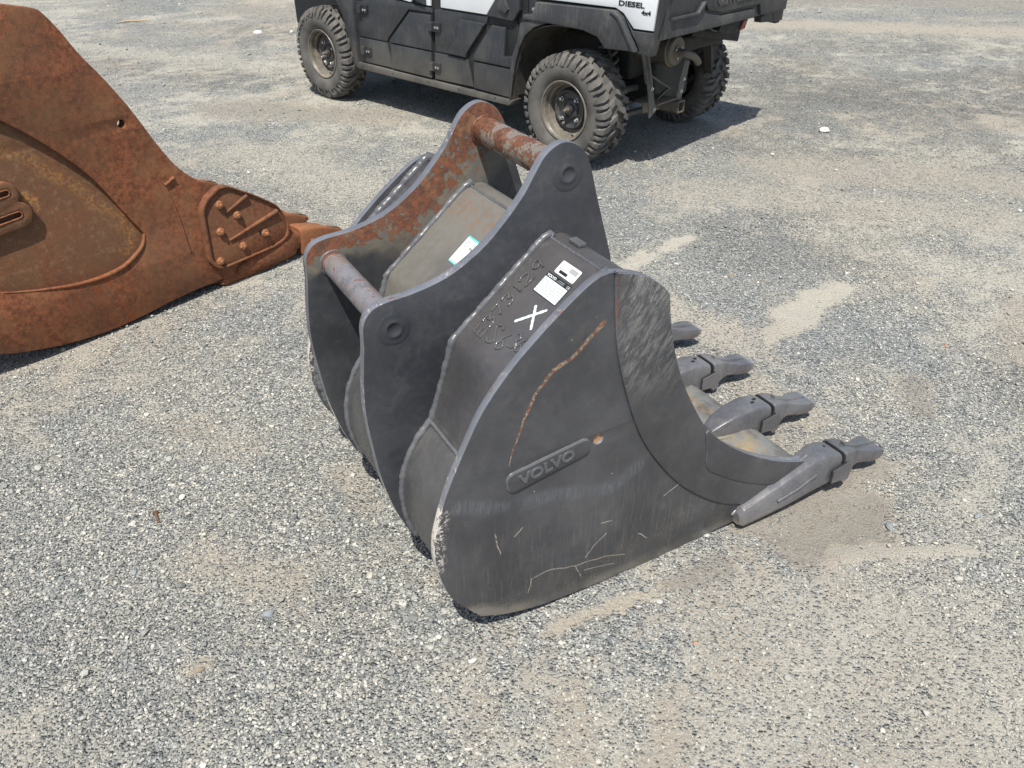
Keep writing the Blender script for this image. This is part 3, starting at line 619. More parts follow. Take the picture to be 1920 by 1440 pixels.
for (c, e, vv, sgn) in ((bL, e1, .222, -1), (bU, e1, .222, -1), (bL, e2, .615, 1), (bU, e2, .615, 1)):
    pr = [(.041, -.001), (.037, .0008), (.029, .0012), (.022, .0016), (.0185, .0034), (.0155, .0036), (.0125, .0006), (.0, .0004)]
    v, f = lathe_vf([(a, b) for a, b in pr], (0, sgn, 0), (c[0], vv, c[1]), 40); obj('pin_boss', v, f, M_ear, e, 50)
for (c, r_, m, nm) in ((bL, .0295, M_pin0, 'lower'), (bU, .033, M_pin1, 'upper')):
    v, f = lathe_vf([(r_, 0), (r_, .345)], (0, 1, 0), (c[0], .246, c[1]), 56); pn = obj('pin', v, f, m, bk, 50)
    tag(pn, 'steel pin with rusty ends and worn grey paint between' if nm == 'lower' else 'steel pin heavily rusted along its whole length')
    for vv in (.2475, .5895):
        bead('pin_weld', [(c[0] + math.cos(a) * (r_ + .001), vv, c[1] + math.sin(a) * (r_ + .001)) for a in [i * math.pi / 20 for i in range(41)]], .0035, M_weld if nm == 'lower' else M_pin1, pn, seed=4)
edge_path = [(-1.068, .868), (-1.086, .866), (-1.20, .772), (-1.304, .686), (-1.314, .67), (-1.345, .575), (-1.372, .494), (-1.408, .457), (-1.446, .386), (-1.459, .30), (-1.449, .22), (-1.43, .17)]
for vv, m in ((.2185, M_weld), (.2495, M_weld), (.5875, M_weld), (.6185, M_weld), (BW - .012, M_weld)):
    bead('edge_weld', [(p[0], vv, p[1]) for p in cr(edge_path, 2)], .0085 if vv < .8 else .012, m, bk, amp=.14, seed=int(vv * 1000))
bead('edge_weld', [(p[0], .0125, p[1]) for p in cr(edge_path, 2)], .0065, M_weld, bk, amp=.2, seed=2)
v, f = box_vf((-1.045, .150, .872), (.010, .020, .005)); bev(obj('weld_tab', v, f, M_weld, bk), .003)
# cutting lip
lipsec = [(-.62, -.002), (-.62, .012), (-.56, .034), (-.44, .052), (-.34, .062), (-.285, .050), (-.270, .034), (-.272, .022), (-.32, .006), (-.45, .0)]
plate('cutting_lip', cr(lipsec, 3, True), .008, BW - .008, M_lip, bk, .001, smooth=60)
# adapters and teeth
def tooth(parent, vc, cut=0.0):
    """chisel point: socket collar, waist with scooped cheeks, wide flat blade"""
    M = MB(); M.add(*cham_vf([(-.212, vc, .110, .024, .0395, .0455, .012, .10), (-.204, vc, .112, .022, .0415, .0475, .012, .10), (-.180, vc, .105, .024, .0395, .0455, .011, .10), (-.160, vc, .100, .024, .036, .040, .012), (-.143, vc, .090, .026, .028, .032, .008),
        (-.120, vc, .078, .028, .023, .027, .005), (-.100, vc, .072, .027, .027, .030, .004), (-.078, vc, .067, .025, .0365, .0375, .003), (-.045, vc, .0605, .023, .0395, .0400, .0015), (-.024 - cut * .6, vc, .0555, .026, .0400, .0400, .0015), (-.009 - cut, vc, .0515, .034, .0395, .0395, .0015)]))
    tb = M.build('bucket_tooth', M_cast, parent, 24); bev(tb, .0014, 2, 24)
    for s in (-1, 1):                                # side tabs that reach back over the adapter nose
        R_ = MB(); yy = vc + s * .0470
        pts = [(-.258, .072), (-.200, .082), (-.182, .060), (-.190, .022), (-.206, .014), (-.216, .028), (-.258, .032)]
        a = min(yy, yy + s * .007); n_ = len(pts); R_.add([(p[0], a, p[1]) for p in pts] + [(p[0], a + .007, p[1]) for p in pts], [tuple(range(n_)), tuple(range(2 * n_ - 1, n_ - 1, -1))] + [(i, (i + 1) % n_, (i + 1) % n_ + n_, i + n_) for i in range(n_)])
        tab = R_.build('tooth_tab', M_cast, tb, 40); bev(tab, .0025)
        v, f = tube_vf([(-.204, vc + s * .0475, .084), (-.2605, vc + s * .0475, .074), (-.2605, vc + s * .0475, .030), (-.214, vc + s * .0475, .026)], .0024, 6); obj('tab_seat', v, f, M_gap, tb)
    R_ = MB(); R_.add(*cham_vf([(-.176, vc, .113, .09, .008, .012, .003), (-.150, vc, .100, .08, .010, .014, .003), (-.110, vc, .0825, .06, .006, .010, .003), (-.060, vc, .0690, .05, .004, .008, .001), (-.022, vc, .0575, .045, .002, .004, .001)]))
    R_.build('tooth_rib', M_cast, tb, 50)
    v, f = cham_vf([(-.2175, vc, .110, .022, .0425, .049, .014, .10), (-.210, vc, .110, .022, .0425, .049, .014, .10)]); obj('tooth_joint', v, f, M_gap, tb, 40)
    return tb
for k in range(4):
    vc = k * BW / 3
    if k in (0, 3):
        s = -1 if k == 0 else 1; o_ = s * .012
        secs = [(-.592, vc + o_, .040, .004, .018, .024, .012), (-.580, vc + o_, .058, -.002, .024, .034, .016), (-.50, vc + o_, .082, .002, .026, .038, .018), (-.42, vc + o_, .106, .010, .028, .042, .019), (-.36, vc + o_ * .7, .126, .018, .034, .046, .020), (-.30, vc + o_ * .3, .134, .022, .040, .048, .018), (-.26, vc, .126, .022, .041, .048, .015), (-.219, vc, .110, .024, .0405, .047, .013)]
        b_ = MB().add(*cham_vf(secs)).build('corner_adapter', M_cast, bk, 26); bev(b_, .002, 2, 26)
        bead('adapter_ridge', [(-.57, vc + s * .030, .054), (-.46, vc + s * .031, .078), (-.38, vc + s * .028, .104), (-.31, vc + s * .020, .126), (-.27, vc + s * .012, .129)], .0055, M_cast, b_, amp=.05, seed=1)
        bead('adapter_ridge', [(-.47, vc + s * .047, .050), (-.40, vc + s * .050, .066), (-.33, vc + s * .048, .088)], .004, M_cast, b_, amp=.05, seed=6)
        bead('adapter_weld', [(-.60, vc + s * .006, .030), (-.52, vc + s * .012, .070), (-.42, vc + s * .010, .106), (-.34, vc + s * .008, .132)], .008, M_cast, b_, amp=.12, seed=8)
    else:
        secs = [(-.452, vc, .062, .040, .010, .016, .006), (-.440, vc, .084, .040, .022, .030, .010), (-.405, vc, .106, .036, .033, .040, .012), (-.35, vc, .121, .030, .038, .045, .011), (-.29, vc, .127, .026, .041, .047, .011), (-.25, vc, .121, .024, .041, .048, .014), (-.219, vc, .110, .024, .0405, .047, .013)]
        b_ = MB().add(*cham_vf(secs)).build('adapter', M_cast, bk, 26); bev(b_, .002, 2, 26)
        bead('adapter_weld', [(-.30, vc - .047, .052), (-.38, vc - .044, .056), (-.43, vc - .030, .056), (-.455, vc, .054), (-.43, vc + .030, .056), (-.38, vc + .044, .056), (-.30, vc + .047, .052)], .0075, M_lip, b_, amp=.12, seed=k)
    for q in range(2):                               # small cast recess marks on top
        v, f = box_vf((-.276 + q * .021, vc - .008 + q * .014, .1255 - q * .003), (.006, .0035, .0022)); obj('cast_mark', v, f, M_gap, b_)
    tooth(bk, vc, .013 if k == 0 else 0)
# writing on the back
FO = Vector((-1.308, 0, .679)); FE = Vector((.223, 0, .185)).normalized(); FN = Vector((-FE.z, 0, FE.x)); FV = Vector((0, 1, 0))
def fp(e, v, n=0.0): return FO + FE * e + FV * v + FN * (n + .0030)
glyph = {'E': [[(1, 1), (0, 1), (0, 0), (1, 0)], [(0, .5), (.8, .5)]], '3': [[(0, .95), (.5, 1), (.95, .8), (.5, .55)], [(.5, .55), (1, .35), (.7, .05), (0, .0)]],
         '7': [[(0, 1), (1, 1), (.3, 0)]], '1': [[(.5, 1), (.5, 0)]], '2': [[(.0, .8), (.4, 1), (.9, .8), (.8, .5), (.0, .05), (1, 0)]], '9': [[(.9, .6), (.4, .4), (.05, .7), (.5, 1), (.95, .9), (.9, .5), (.7, 0)]],
         'S': [[(.95, .85), (.5, 1), (.05, .8), (.5, .5), (.95, .25), (.5, 0), (0, .12)]], '6': [[(.8, 1), (.25, .6), (.05, .2), (.5, 0), (.95, .25), (.5, .48), (.12, .3)]]}
def weldchar(ch, e, v, wd, ht, row):
    M = MB()
    for st in glyph[ch]:
        P = cr(st, 4) if ch not in 'E71' else st
        if row == 0: Q = [fp(e + x * wd, v + y * ht, .0008) for x, y in P]
        else: Q = [fp(e + y * ht, v - x * wd, .0008) for x, y in P]
        out = []
        for a, b in zip(Q[:-1], Q[1:]):
            k = max(1, int((b - a).length / .003)); out += [a.lerp(b, i / k) for i in range(k)]
        out.append(Q[-1]); rr_ = [.0027 * random.uniform(.78, 1.25) for _ in out]; rr_[-1] *= 1.5; M.add(*tube_vf(out, rr_, 8))
    M.build('weld_numeral', M_glossweld, bk, 80)
for ch, e in zip('E373129', (.043, .071, .100, .131, .160, .184, .223)): weldchar(ch, e, .153, .022 if ch != '2' else .027, .031, 0)
for ch, v, wd, e, ht in (('S', .138, .026, .046, .046), ('6', .103, .022, .048, .042), ('3', .072, .016, .068, .034), ('6', .053, .018, .070, .034)): weldchar(ch, e, v, wd, ht, 1)
xm = MB()
for a, b in (((.167, .090), (.122, .052)), ((.114, .106), (.173, .054))):
    A, B_ = Vector((a[0], a[1])), Vector((b[0], b[1])); nrm = Vector((-(B_ - A).y, (B_ - A).x)).normalized() * .0032; off = .0002 if a[0] > .15 else .0006; top = []; n = 14
    for i in range(n + 1):
        p = A.lerp(B_, i / n); k = 1 + .18 * math.sin(i * 2.3); k *= .7 if i in (0, n) else 1; top += [fp(p.x + nrm.x * k, p.y + nrm.y * k, off), fp(p.x - nrm.x * k, p.y - nrm.y * k, off)]
    xm.add(top, [(2 * i, 2 * i + 1, 2 * i + 3, 2 * i + 2) for i in range(n)])
xm.build('painted_cross', M_mark, bk)
M_lab = simple('label_white', (.72, .74, .74), .35, var=.03); M_blk = simple('label_black', (.018, .018, .02), .5, var=.05); M_pale = simple('label_pale', (.60, .66, .66), .4, var=.04); M_teal = simple('label_teal', (.10, .55, .52), .45, var=.05); M_grey = simple('label_grey', (.25, .27, .28), .5)
def flat_rect(name, e0, e1, v0, v1, n, mat, parent, r=0.0):
    pts = roundpoly([(e0, v0), (e1, v0), (e1, v1), (e0, v1)], r, 4) if r else [(e0, v0), (e1, v0), (e1, v1), (e0, v1)]
    P = [fp(a, b, n) for a, b in pts]; P2 = [fp(a, b, n - .0004) for a, b in pts]; k = len(P)
    return obj(name, P + P2, [tuple(range(k))] + [(i, i + k, (i + 1) % k + k, (i + 1) % k) for i in range(k)], mat, parent, None)
FNORM = -1   # text faces: x along -v, y along +e
def ftext(s, size, e, v, n, mat, parent, squash=1.0, bold=0.0): return text('print', s, size, frame(fp(e, v, n), (0, -1, 0), FE, Vector((0, -1, 0)).cross(FE)), mat, parent, .00008, 0, squash, bold)
L1 = flat_rect('barcode_label', .244, .2745, .050, .118, .0005, M_lab, bk, .004)
x = .056
for i in range(9):
    wdt = .0014; flat_rect('bar', .2590, .2700, x, x + wdt, .0007, M_blk, L1); x += wdt + .0016
flat_rect('bar', .2475, .2545, .078, .106, .0007, M_blk, L1); ftext('VOLVO', .0052, .2555, .114, .0007, M_blk, L1); ftext('4x R05', .0045, .266, .108, .0007, M_grey, L1)
L2 = flat_rect('data_plate', .188, .2392, .045, .130, .0006, M_blk, bk); flat_rect('plate_field', .1895, .2275, .0468, .1282, .0009, M_pale, L2)
for i in range(5): flat_rect('plate_line', .1955 + i * .0063, .1960 + i * .0063, .0468, .1282, .0011, M_blk, L2)
flat_rect('plate_line', .1900, .2210, .0800, .0804, .0011, M_blk, L2); ftext('VOLVO', .0085, .2300, .1265, .0009, M_lab, L2, 1.1, .0002); ftext('CE', .0085, .2300, .0560, .0009, M_lab, L2)
for i in range(2): flat_rect('plate_line', .2305 + i * .0035, .2318 + i * .0035, .066, .093 - i * .006, .0009, M_grey, L2)
L3 = flat_rect('lot_sticker', .124, .2000, .372, .4285, .0005, M_lab, bk); flat_rect('sticker_band', .1955, .2000, .372, .4285, .0007, M_teal, L3); flat_rect('sticker_band', .124, .1270, .372, .4285, .0007, M_teal, L3)
flat_rect('sticker_line', .1680, .1684, .378, .4265, .0007, M_grey, L3); flat_rect('sticker_line', .1400, .1404, .372, .4285, .0007, M_grey, L3)
for a, b, c_, d_ in ((.186, .188, .405, .422), (.181, .1825, .408, .424), (.176, .1775, .402, .422), (.171, .1725, .41, .424), (.128, .1295, .39, .42), (.132, .1335, .4, .42), (.136, .1372, .405, .42), (.185, .187, .38, .392)): flat_rect('sticker_line', a, b, c_, d_, .0007, M_grey, L3)
text('print', '46', .013, frame(fp(.171, .396, .0007), (0, -1, 0), FE, Vector((0, -1, 0)).cross(FE)), M_blk, L3, .00008)

# ------------------------------------------------------------------ the old rusted bucket on the left
RWD = 1.02
rb = empty('rusted_bucket', (-.83, 3.65, 0), math.radians(51), 'large heavily rusted excavator bucket with bolted corner cutter, cut off by the left edge', 'excavator bucket')
r_front = [(-1.196, 1.168), (-1.150, 1.157), (-1.107, 1.146), (-1.085, 1.126), (-1.052, 1.075), (-1.008, .992), (-.949, .903), (-.890, .800), (-.851, .718), (-.812, .635), (-.765, .553), (-.708, .490), (-.634, .429), (-.52, .33), (-.40, .20), (-.30, .12)]
r_bot = [(-.29, .02), (-.40, .004), (-.571, .004), (-.625, .010), (-.648, .032), (-.765, .036), (-.896, .030), (-1.023, .018), (-1.164, .010), (-1.312, .020), (-1.446, .045), (-1.566, .082), (-1.70, .15), (-1.83, .27), (-1.92, .43), (-1.95, .62), (-1.91, .82), (-1.80, 1.0), (-1.62, 1.13), (-1.42, 1.18)]
r_out = cr(r_front, 4)[:-1] + cr(r_bot + [r_front[0]], 4)[:-1]
rec = [(-1.309, .835), (-1.217, .748), (-1.121, .637), (-1.059, .537), (-1.010, .436), (-.977, .375), (-.957, .334)]
rec2 = [(-.957, .334), (-.972, .298), (-1.006, .270), (-1.067, .240), (-1.151, .228), (-1.246, .233), (-1.334, .250), (-1.416, .270), (-1.493, .295), (-1.62, .36), (-1.74, .48), (-1.78, .65), (-1.74, .82), (-1.62, .93), (-1.46, .93), (-1.309, .835)]
rec_p = cr(rec, 4)[:-1] + cr(rec2, 4)[:-1]
hole_r = circ((-.932, .7475), .0145)[::-1]
for v0, s in ((0, -1), (RWD, 1)):
    a, b = (v0 - .004, v0 + .022) if s < 0 else (v0 - .022, v0 + .004)
    sp_ = plate('side_plate', r_out, a, b, [R_panel, R_plate], rb, .003, holes=[hole_r])
    a, b = (v0 - .026, v0 - .003) if s < 0 else (v0 + .003, v0 + .026)
    plate('side_band', r_out, a, b, [R_plate, R_plate], sp_, .005, holes=[rec_p[::-1], hole_r])
low = cr(rec2[:9], 5)
rd = [(p[0], -.0245, p[1]) for p in low]; n = len(rd)
v, f = tube_vf(rd, [.003 + .0055 * math.sin(math.pi * min(1, i / n * 1.2)) for i in range(n)], 10); obj('recess_ridge', v, f, rusty('old_rust_ridge', warm=.12), rb, 60)
# cast letter on the panel
def slot(c, l, r, ang):
    out = []
    for i in range(12): a = -math.pi / 2 + math.pi * i / 11; out.append((l / 2 + r * math.cos(a), r * math.sin(a)))
    for i in range(12): a = math.pi / 2 + math.pi * i / 11; out.append((-l / 2 + r * math.cos(a), r * math.sin(a)))
    return [(c[0] + x * math.cos(ang) - y * math.sin(ang), c[1] + x * math.sin(ang) + y * math.cos(ang)) for x, y in out]
ba = math.radians(4); bo = [(-.13, -.085), (.03, -.085), (.062, -.062), (.070, -.035), (.058, -.010), (.042, .004), (.052, .022), (.050, .050), (.032, .072), (.0, .082), (-.13, .085)]
bo = [(-1.385 + x * math.cos(ba) - y * math.sin(ba), .573 + x * math.sin(ba) + y * math.cos(ba)) for x, y in cr(bo, 4)]
bh = [slot((-1.418, .613), .085, .011, ba)[::-1], slot((-1.410, .533), .10, .011, ba)[::-1]]
let = plate('cast_letter', bo, -.026, -.003, [R_panel, R_plate], rb, .007, holes=bh, smooth=60)
for h_ in bh: bead('letter_rim', [(p[0], -.0255, p[1]) for p in h_ + [h_[0]]], .0028, R_plate, let)
bead('edge_bead', [(p[0], -.028, p[1]) for p in ((-.832, .494), (-.81, .503), (-.788, .512))], .007, R_plate, rb, amp=.1, step=.01)
bead('edge_bead', [(-.826, -.026, .48), (-.805, -.026, .36), (-.79, -.026, .20)], .003, R_plate, rb, amp=.1, step=.01)
# shell, ears, lip
rs = cr([(-.62, .012), (-.9, .034), (-1.16, .018), (-1.44, .05), (-1.69, .155), (-1.82, .28), (-1.905, .44), (-1.93, .62), (-1.89, .81), (-1.78, .98), (-1.6, 1.11), (-1.40, 1.16), (-1.24, 1.15)], 5)
ribbon('shell', rs, .0, RWD, .02, R_plate, rb, 60)
re = [(-1.25, 1.12), (-1.30, 1.30), (-1.38, 1.42), (-1.48, 1.45), (-1.60, 1.38), (-1.80, 1.22), (-1.97, 1.16), (-2.06, 1.08), (-2.09, .95), (-2.05, .75), (-1.94, .56), (-1.93, .62), (-1.88, .82), (-1.77, 1.0), (-1.6, 1.12), (-1.4, 1.16)]
for vv in (.31, .70): plate('ear_plate', cr(re, 4, True), vv - .016, vv + .016, [R_plate, R_plate], rb, .004)
for c in ((-1.46, 1.36), (-1.98, 1.03)):
    v, f = lathe_vf([(.045, 0), (.045, .36)], (0, 1, 0), (c[0], .326, c[1]), 36); obj('pin', v, f, R_plate, rb)
plate('cutting_lip', cr([(-.66, .002), (-.66, .034), (-.50, .058), (-.36, .070), (-.30, .055), (-.285, .035), (-.30, .012), (-.42, .0)], 3, True), -.02, RWD + .02, R_plate, rb, .001, smooth=60)
# bolted corner cutter
cu_o = [(-.733, .135), (-.722, .365), (-.690, .405), (-.630, .436), (-.590, .434), (-.464, .357), (-.366, .284), (-.333, .230), (-.318, .165), (-.338, .120), (-.412, .101), (-.690, .092)]
cu_r = roundpoly(cu_o, .035, 5)
cut = plate('side_cutter', cu_r, -.050, -.024, [R_cut, R_cut], rb, .004)
cc = np.mean(np.array(cu_r), 0); inner = [tuple(cc + (np.array(p) - cc) * np.array([.935, .93])) for p in cu_r]
plate('cutter_rim', cu_r, -.059, -.048, [R_cut, R_cut], cut, .005, holes=[inner[::-1]])
for a, b, r0, r1 in (((-.612, .322), (-.505, .366), .005, .0085), ((-.622, .203), (-.372, .258), .005, .0105)):
    P = [Vector((a[0], -.051, a[1])).lerp(Vector((b[0], -.055, b[1])), i / 12) for i in range(13)]
    v, f = tube_vf(P, [r0 + (r1 - r0) * i / 12 for i in range(13)], 10); obj('cutter_rib', v, f, R_cut, cut, 60)
for i, (u_, z_) in enumerate(((-.636, .363), (-.566, .298), (-.656, .253), (-.449, .181), (-.566, .160), (-.685, .131))):
    M = MB(); M.add(*lathe_vf([(.0175, 0), (.0175, .003), (.016, .0035)], (0, -1, 0), (u_, -.049, z_), 20)); M.add(*lathe_vf([(.0155, .003), (.0155, .0115), (.0140, .0125)], (0, -1, 0), (u_, -.049, z_), 6, .3 * i))
    M.add(*lathe_vf([(.0080, .012), (.0080, .024 if i == 3 else .0175), (.005, .026 if i == 3 else .019)], (0, -1, 0), (u_ + .0, -.049, z_), 12)); M.build('bolt', R_bolt, cut, 20)
v, f = box_vf((-.462, -.0505, .190), (.014, .0012, .009)); obj('bolt_slot', v, f, M_gap, cut)
for k in range(5):
    vc = k * .2555; x0 = .0
    v, f = loft_vf([(-.60, vc, .045, .035, .025, 3), (-.50, vc, .062, .050, .045, 3.2), (-.36, vc, .080, .056, .064, 3.4), (-.30, vc, .082, .052, .062, 3.6), (-.285, vc, .080, .038, .046, 3), (-.215, vc, .072, .034, .038, 3)], 24)
    ad = obj('adapter', v, f, R_plate, rb, 45)
    v, f = loft_vf([(-.262, vc, .070, .047, .064, 5), (-.250, vc, .070, .050, .068, 6), (-.17, vc, .064, .046, .055, 7), (-.09, vc, .055, .039, .037, 7), (-.03, vc, .043, .031, .019, 5), (-.006, vc, .038, .024, .011, 3), (0.002, vc, .036, .012, .006, 2)], 28)
    th = obj('bucket_tooth', v, f, R_tooth, rb, 42)
    M = MB(); M.add(*lathe_vf([(.012, 0), (.012, .003), (.007, .004), (.007, .001), (0, .001)], (0, -1, 0), (-.205, vc - .049, .060), 16)); M.build('lock_pin', R_bolt, th)
    v, f = loft_vf([(-.12, vc, .099, .020, .004, 3), (-.10, vc, .0965, .032, .006, 4), (-.05, vc, .076, .030, .006, 4), (-.015, vc, .0545, .020, .004, 3)], 16); obj('worn_face', v, f, R_gray, th, 60)

# ------------------------------------------------------------------ the four-door utility vehicle
WT = 1.554
uv = empty('utility_vehicle', (.297, 4.727, 0), -.754, 'black and white four-door off-road utility vehicle with knobbly dusty tyres and cargo bed', 'utility vehicle')
def plastic(name, base, dusty=.5, scr=.4, rough=.5, low=.6):
    t = NT(name); n = t.noise(5, 5, .6); n2 = t.noise(70, 4, .6); st = t.noise(18, 5, .7, stretch=(5, 5, .7)); z = t.uz()[2]
    c = t.mix(t.math('MULTIPLY', t.ramp(t.math('ADD', t.math('MULTIPLY', n, .6), t.math('MULTIPLY', st, .4)), .42, .68), dusty), base, (.125, .12, .11))
    c = t.mix(t.math('MULTIPLY', t.ramp(z, .52, .24), t.math('MULTIPLY', t.ramp(n, .3, .6, .4, 1), low)), c, (.16, .145, .12))
    q = t.n('ShaderNodeMapping'); q.inputs['Rotation'].default_value = (0, math.radians(35), 0); t.l(t.co, q.inputs[0])
    s = t.noise(40, 5, .7, co=q.outputs[0], stretch=(.35, 1, 9)); c = t.mix(t.math('MULTIPLY', t.ramp(s, .64, .70), scr), c, (.20, .20, .20))
    return t.done(c, t.ramp(n2, .3, .7, rough * .8, rough * 1.25), 0, t.bump(n2, .2, .001), .5)
V_blk = plastic('black_door_plastic', (.026, .029, .035), .38); V_dk = plastic('black_recess_plastic', (.012, .013, .014), .2, 0, .6, .2); V_flare = plastic('black_flare_plastic', (.036, .038, .042), .75, .5)
V_tail = plastic('black_tailgate_plastic', (.034, .036, .039), .6, .7); V_under = simple('underbody_black', (.02, .02, .02), .7, var=.3, dust=.35, dustcol=(.10, .09, .075)); V_liner = simple('dusty_arch_liner', (.05, .045, .038), .9, var=.3, scale=9, dust=.8, dustcol=(.16, .14, .11), dscale=3)
V_steel = simple('dusty_frame_steel', (.085, .085, .08), .6, dust=.8, dustcol=(.20, .185, .155), dscale=9); V_white = simple('white_body_paint', (.80, .82, .83), .22, var=.02, scale=8); V_chrome = simple('zinc_bolt', (.62, .62, .60), .25, metal=.9); V_tan = simple('dusty_bare_steel', (.13, .115, .095), .55, metal=.3, dust=.5)
t = NT('tyre_rubber'); n = t.noise(9, 5); n2 = t.noise(120, 4, .7); c = t.mix(t.ramp(n, .3, .7, .40, .9), (.028, .028, .029), (.15, .142, .128)); c = t.mix(t.math('MULTIPLY', t.ramp(n2, .5, .75), .4), c, (.23, .21, .18)); V_rub = t.done(c, .85, 0, t.bump(n2, .4, .002), .3)
t = NT('tyre_groove'); V_groove = t.done((.022, .021, .020), .9)
t = NT('tyre_tread'); n = t.noise(14, 5); n2 = t.noise(150, 4, .7); c = t.mix(t.ramp(n, .3, .65, .35, .85), (.03, .03, .031), (.165, .155, .14)); c = t.mix(t.math('MULTIPLY', t.ramp(n2, .5, .75), .3), c, (.22, .205, .18)); V_tread = t.done(c, .8, 0, t.bump(n2, .4, .002), .3)
V_rim = simple('dusty_rim', (.10, .09, .075), .5, var=.2, dust=1.0, dustcol=(.27, .235, .185), dscale=4); V_disc = simple('black_wheel_disc', (.035, .038, .043), .38, var=.2, dust=.3)
V_red = simple('red_lens', (.30, .05, .05), .25); V_black = simple('lettering_black', (.012, .012, .013), .4, var=.05)
def wheel(name_parent, u, v0, s, wid, seed, R, zc):
    """s=+1: outer face looks to -v"""
    C = (u, v0, zc); K = lambda r: r if r < .176 else .176 + (r - .176) * (R - .176) / (.334 - .176)
    wh = bpy.data.objects.new('wheel', None); COL.objects.link(wh); wh.parent = name_parent; ax = (0, s, 0)
    prof = [(.160, .050), (.166, .016), (.176, .006), (.196, -.006), (.226, -.014), (.256, -.014), (.280, -.006), (.297, .010), (.306, .030), (.311, .07), (.312, wid / 2)]
    prof = prof + [(r, wid - h) for r, h in prof[-2::-1]]
    prof = [(K(r), h) for r, h in prof]; v, f = lathe_vf(prof, ax, C, 72, caps=False); tyre = obj('tyre', v, f, V_rub, wh, 60)
    # raised sidewall rings and block letters
    for rr in (K(.238), K(.262)): bead('sidewall_ring', [(u + math.cos(a) * rr, v0 - s * .0125, zc + math.sin(a) * rr) for a in [i * math.pi / 36 for i in range(73)]], .0018, V_rub, tyre, step=.05, amp=0)
    M = MB(); nb = 21
    def P(th, h, r): return Vector((u + math.cos(th) * r, v0 + s * h, zc + math.sin(th) * r))
    def block(th0, path, wth, r_top=.334, drop=.0):
        """path: list of (dtheta, h, r_base, r_top, halfwidth)"""
        V_ = []; F_ = []
        for dt, h, rb_, rt, hw in path:
            for sgn, r_, kk in ((-1, rb_, 1.0), (-1, rt, .82), (1, rt, .82), (1, rb_, 1.0)): V_.append(P(th0 + dt + sgn * hw * kk / .33, h, K(r_)))
        for i in range(len(path) - 1):
            for k in range(4): F_.append((i * 4 + k, (i + 1) * 4 + k, (i + 1) * 4 + (k + 1) % 4, i * 4 + (k + 1) % 4))
        F_.append((0, 1, 2, 3)); q = (len(path) - 1) * 4; F_.append((q + 3, q + 2, q + 1, q)); M.add(V_, F_)
    rg = random.Random(seed); a0 = rg.uniform(0, .3)
    for i in range(nb):
        th = a0 + 2 * math.pi * i / nb; hwid = .0225
        for side in (0, 1):
            H = (lambda h: h) if side == 0 else (lambda h: wid - h); off = 0 if side == 0 else math.pi / nb
            sh = .036 if i % 2 == 0 else .030
            block(th + off, [(-.02, H(-.019), .262, .268, hwid * .50), (-.01, H(-.014), .284, .302, hwid * .80), (.0, H(.006), .300, .326, hwid), (.03, H(.034), .306, .332, hwid * 1.0), (.075, H(wid * .24), .308, .333, hwid * .92)], 0)
            block(th + off + .155, [(-.035, H(wid * .20), .308, .333, hwid * .72), (.01, H(wid * .31), .308, .334, hwid * .88), (.07, H(wid / 2 - .006), .308, .334, hwid * .80)], 0)
            block(th + off + .15, [(.0, H(-.017), .274, .284, hwid * .35), (.0, H(-.008), .290, .312, hwid * .45), (.01, H(.018), .304, .330, hwid * .5), (.03, H(.040), .306, .331, hwid * .40)], 0)
    M.build('tread', V_tread, tyre, 35)
    rim = [(.166, .030), (.172, .006), (.168, .000), (.161, .002), (.158, .012), (.152, .018), (.149, .045), (.138, .052), (.134, .085), (.118, .090), (.100, .080), (.096, .074), (.088, .072), (.060, .074), (.052, .068), (.030, .066), (.0, .066)]
    v, f = lathe_vf(rim[:11], ax, C, 64, caps=False); rm = obj('rim', v, f, V_rim, wh, 35)
    v, f = lathe_vf([(.121, .092), (.114, .068), (.106, .058), (.098, .060), (.090, .072), (.060, .074), (.053, .062), (.046, .058), (.042, .068), (.028, .068), (.026, .052), (.0, .050)], ax, C, 56, caps=False); obj('wheel_disc', v, f, V_disc, rm, 40)
    for k in range(4):
        a = math.radians(28) + k * math.pi / 2 + seed; c_ = (u + math.cos(a) * .078, v0 + s * .068, zc + math.sin(a) * .078)
        v, f = lathe_vf([(.0125, 0), (.0125, -.006), (.0095, -.007), (.0095, -.020), (.007, -.024), (0, -.026)], ax, c_, 12); obj('lug_nut', v, f, V_chrome, rm, 40)
    v, f = lathe_vf([(.016, .05), (.016, .036), (.010, .034), (.010, .014), (.007, .010), (0, .009)], ax, C, 14); obj('axle_nut', v, f, V_tan, rm, 40)
    a = math.radians(-62); v, f = tube_vf([P(a, .020, .150), P(a, .008, .140)], .004, 8); obj('valve', v, f, V_black, rm)
    return wh
wheel(uv, -2.345, 0, 1, .185, 0.0, .321, .318); wheel(uv, 0, 0, 1, .232, .35, .315, .312); wheel(uv, -2.345, WT - .11, -1, .185, .2, .321, .318); wheel(uv, -.06, WT - .11, -1, .232, .6, .315, .312)

def both(name, pts, v0, v1, mats, bevel=.004, par=None, far=True, label=None):
    o = plate(name, pts, v0, v1, mats, par or uv, bevel, smooth=30)
    if label: tag(o, label)
    if far:
        p2 = plate(name, pts, WT - v1, WT - v0, mats, par or uv, bevel, smooth=30)
    return o
def rearp(name, pts, u0, u1, mats, bevel=.004, par=None):
    return plate(name, pts, -u1, -u0, mats, par or uv, bevel, smooth=30, mat_rot=Matrix.Rotation(math.pi / 2, 4, 'Z'))
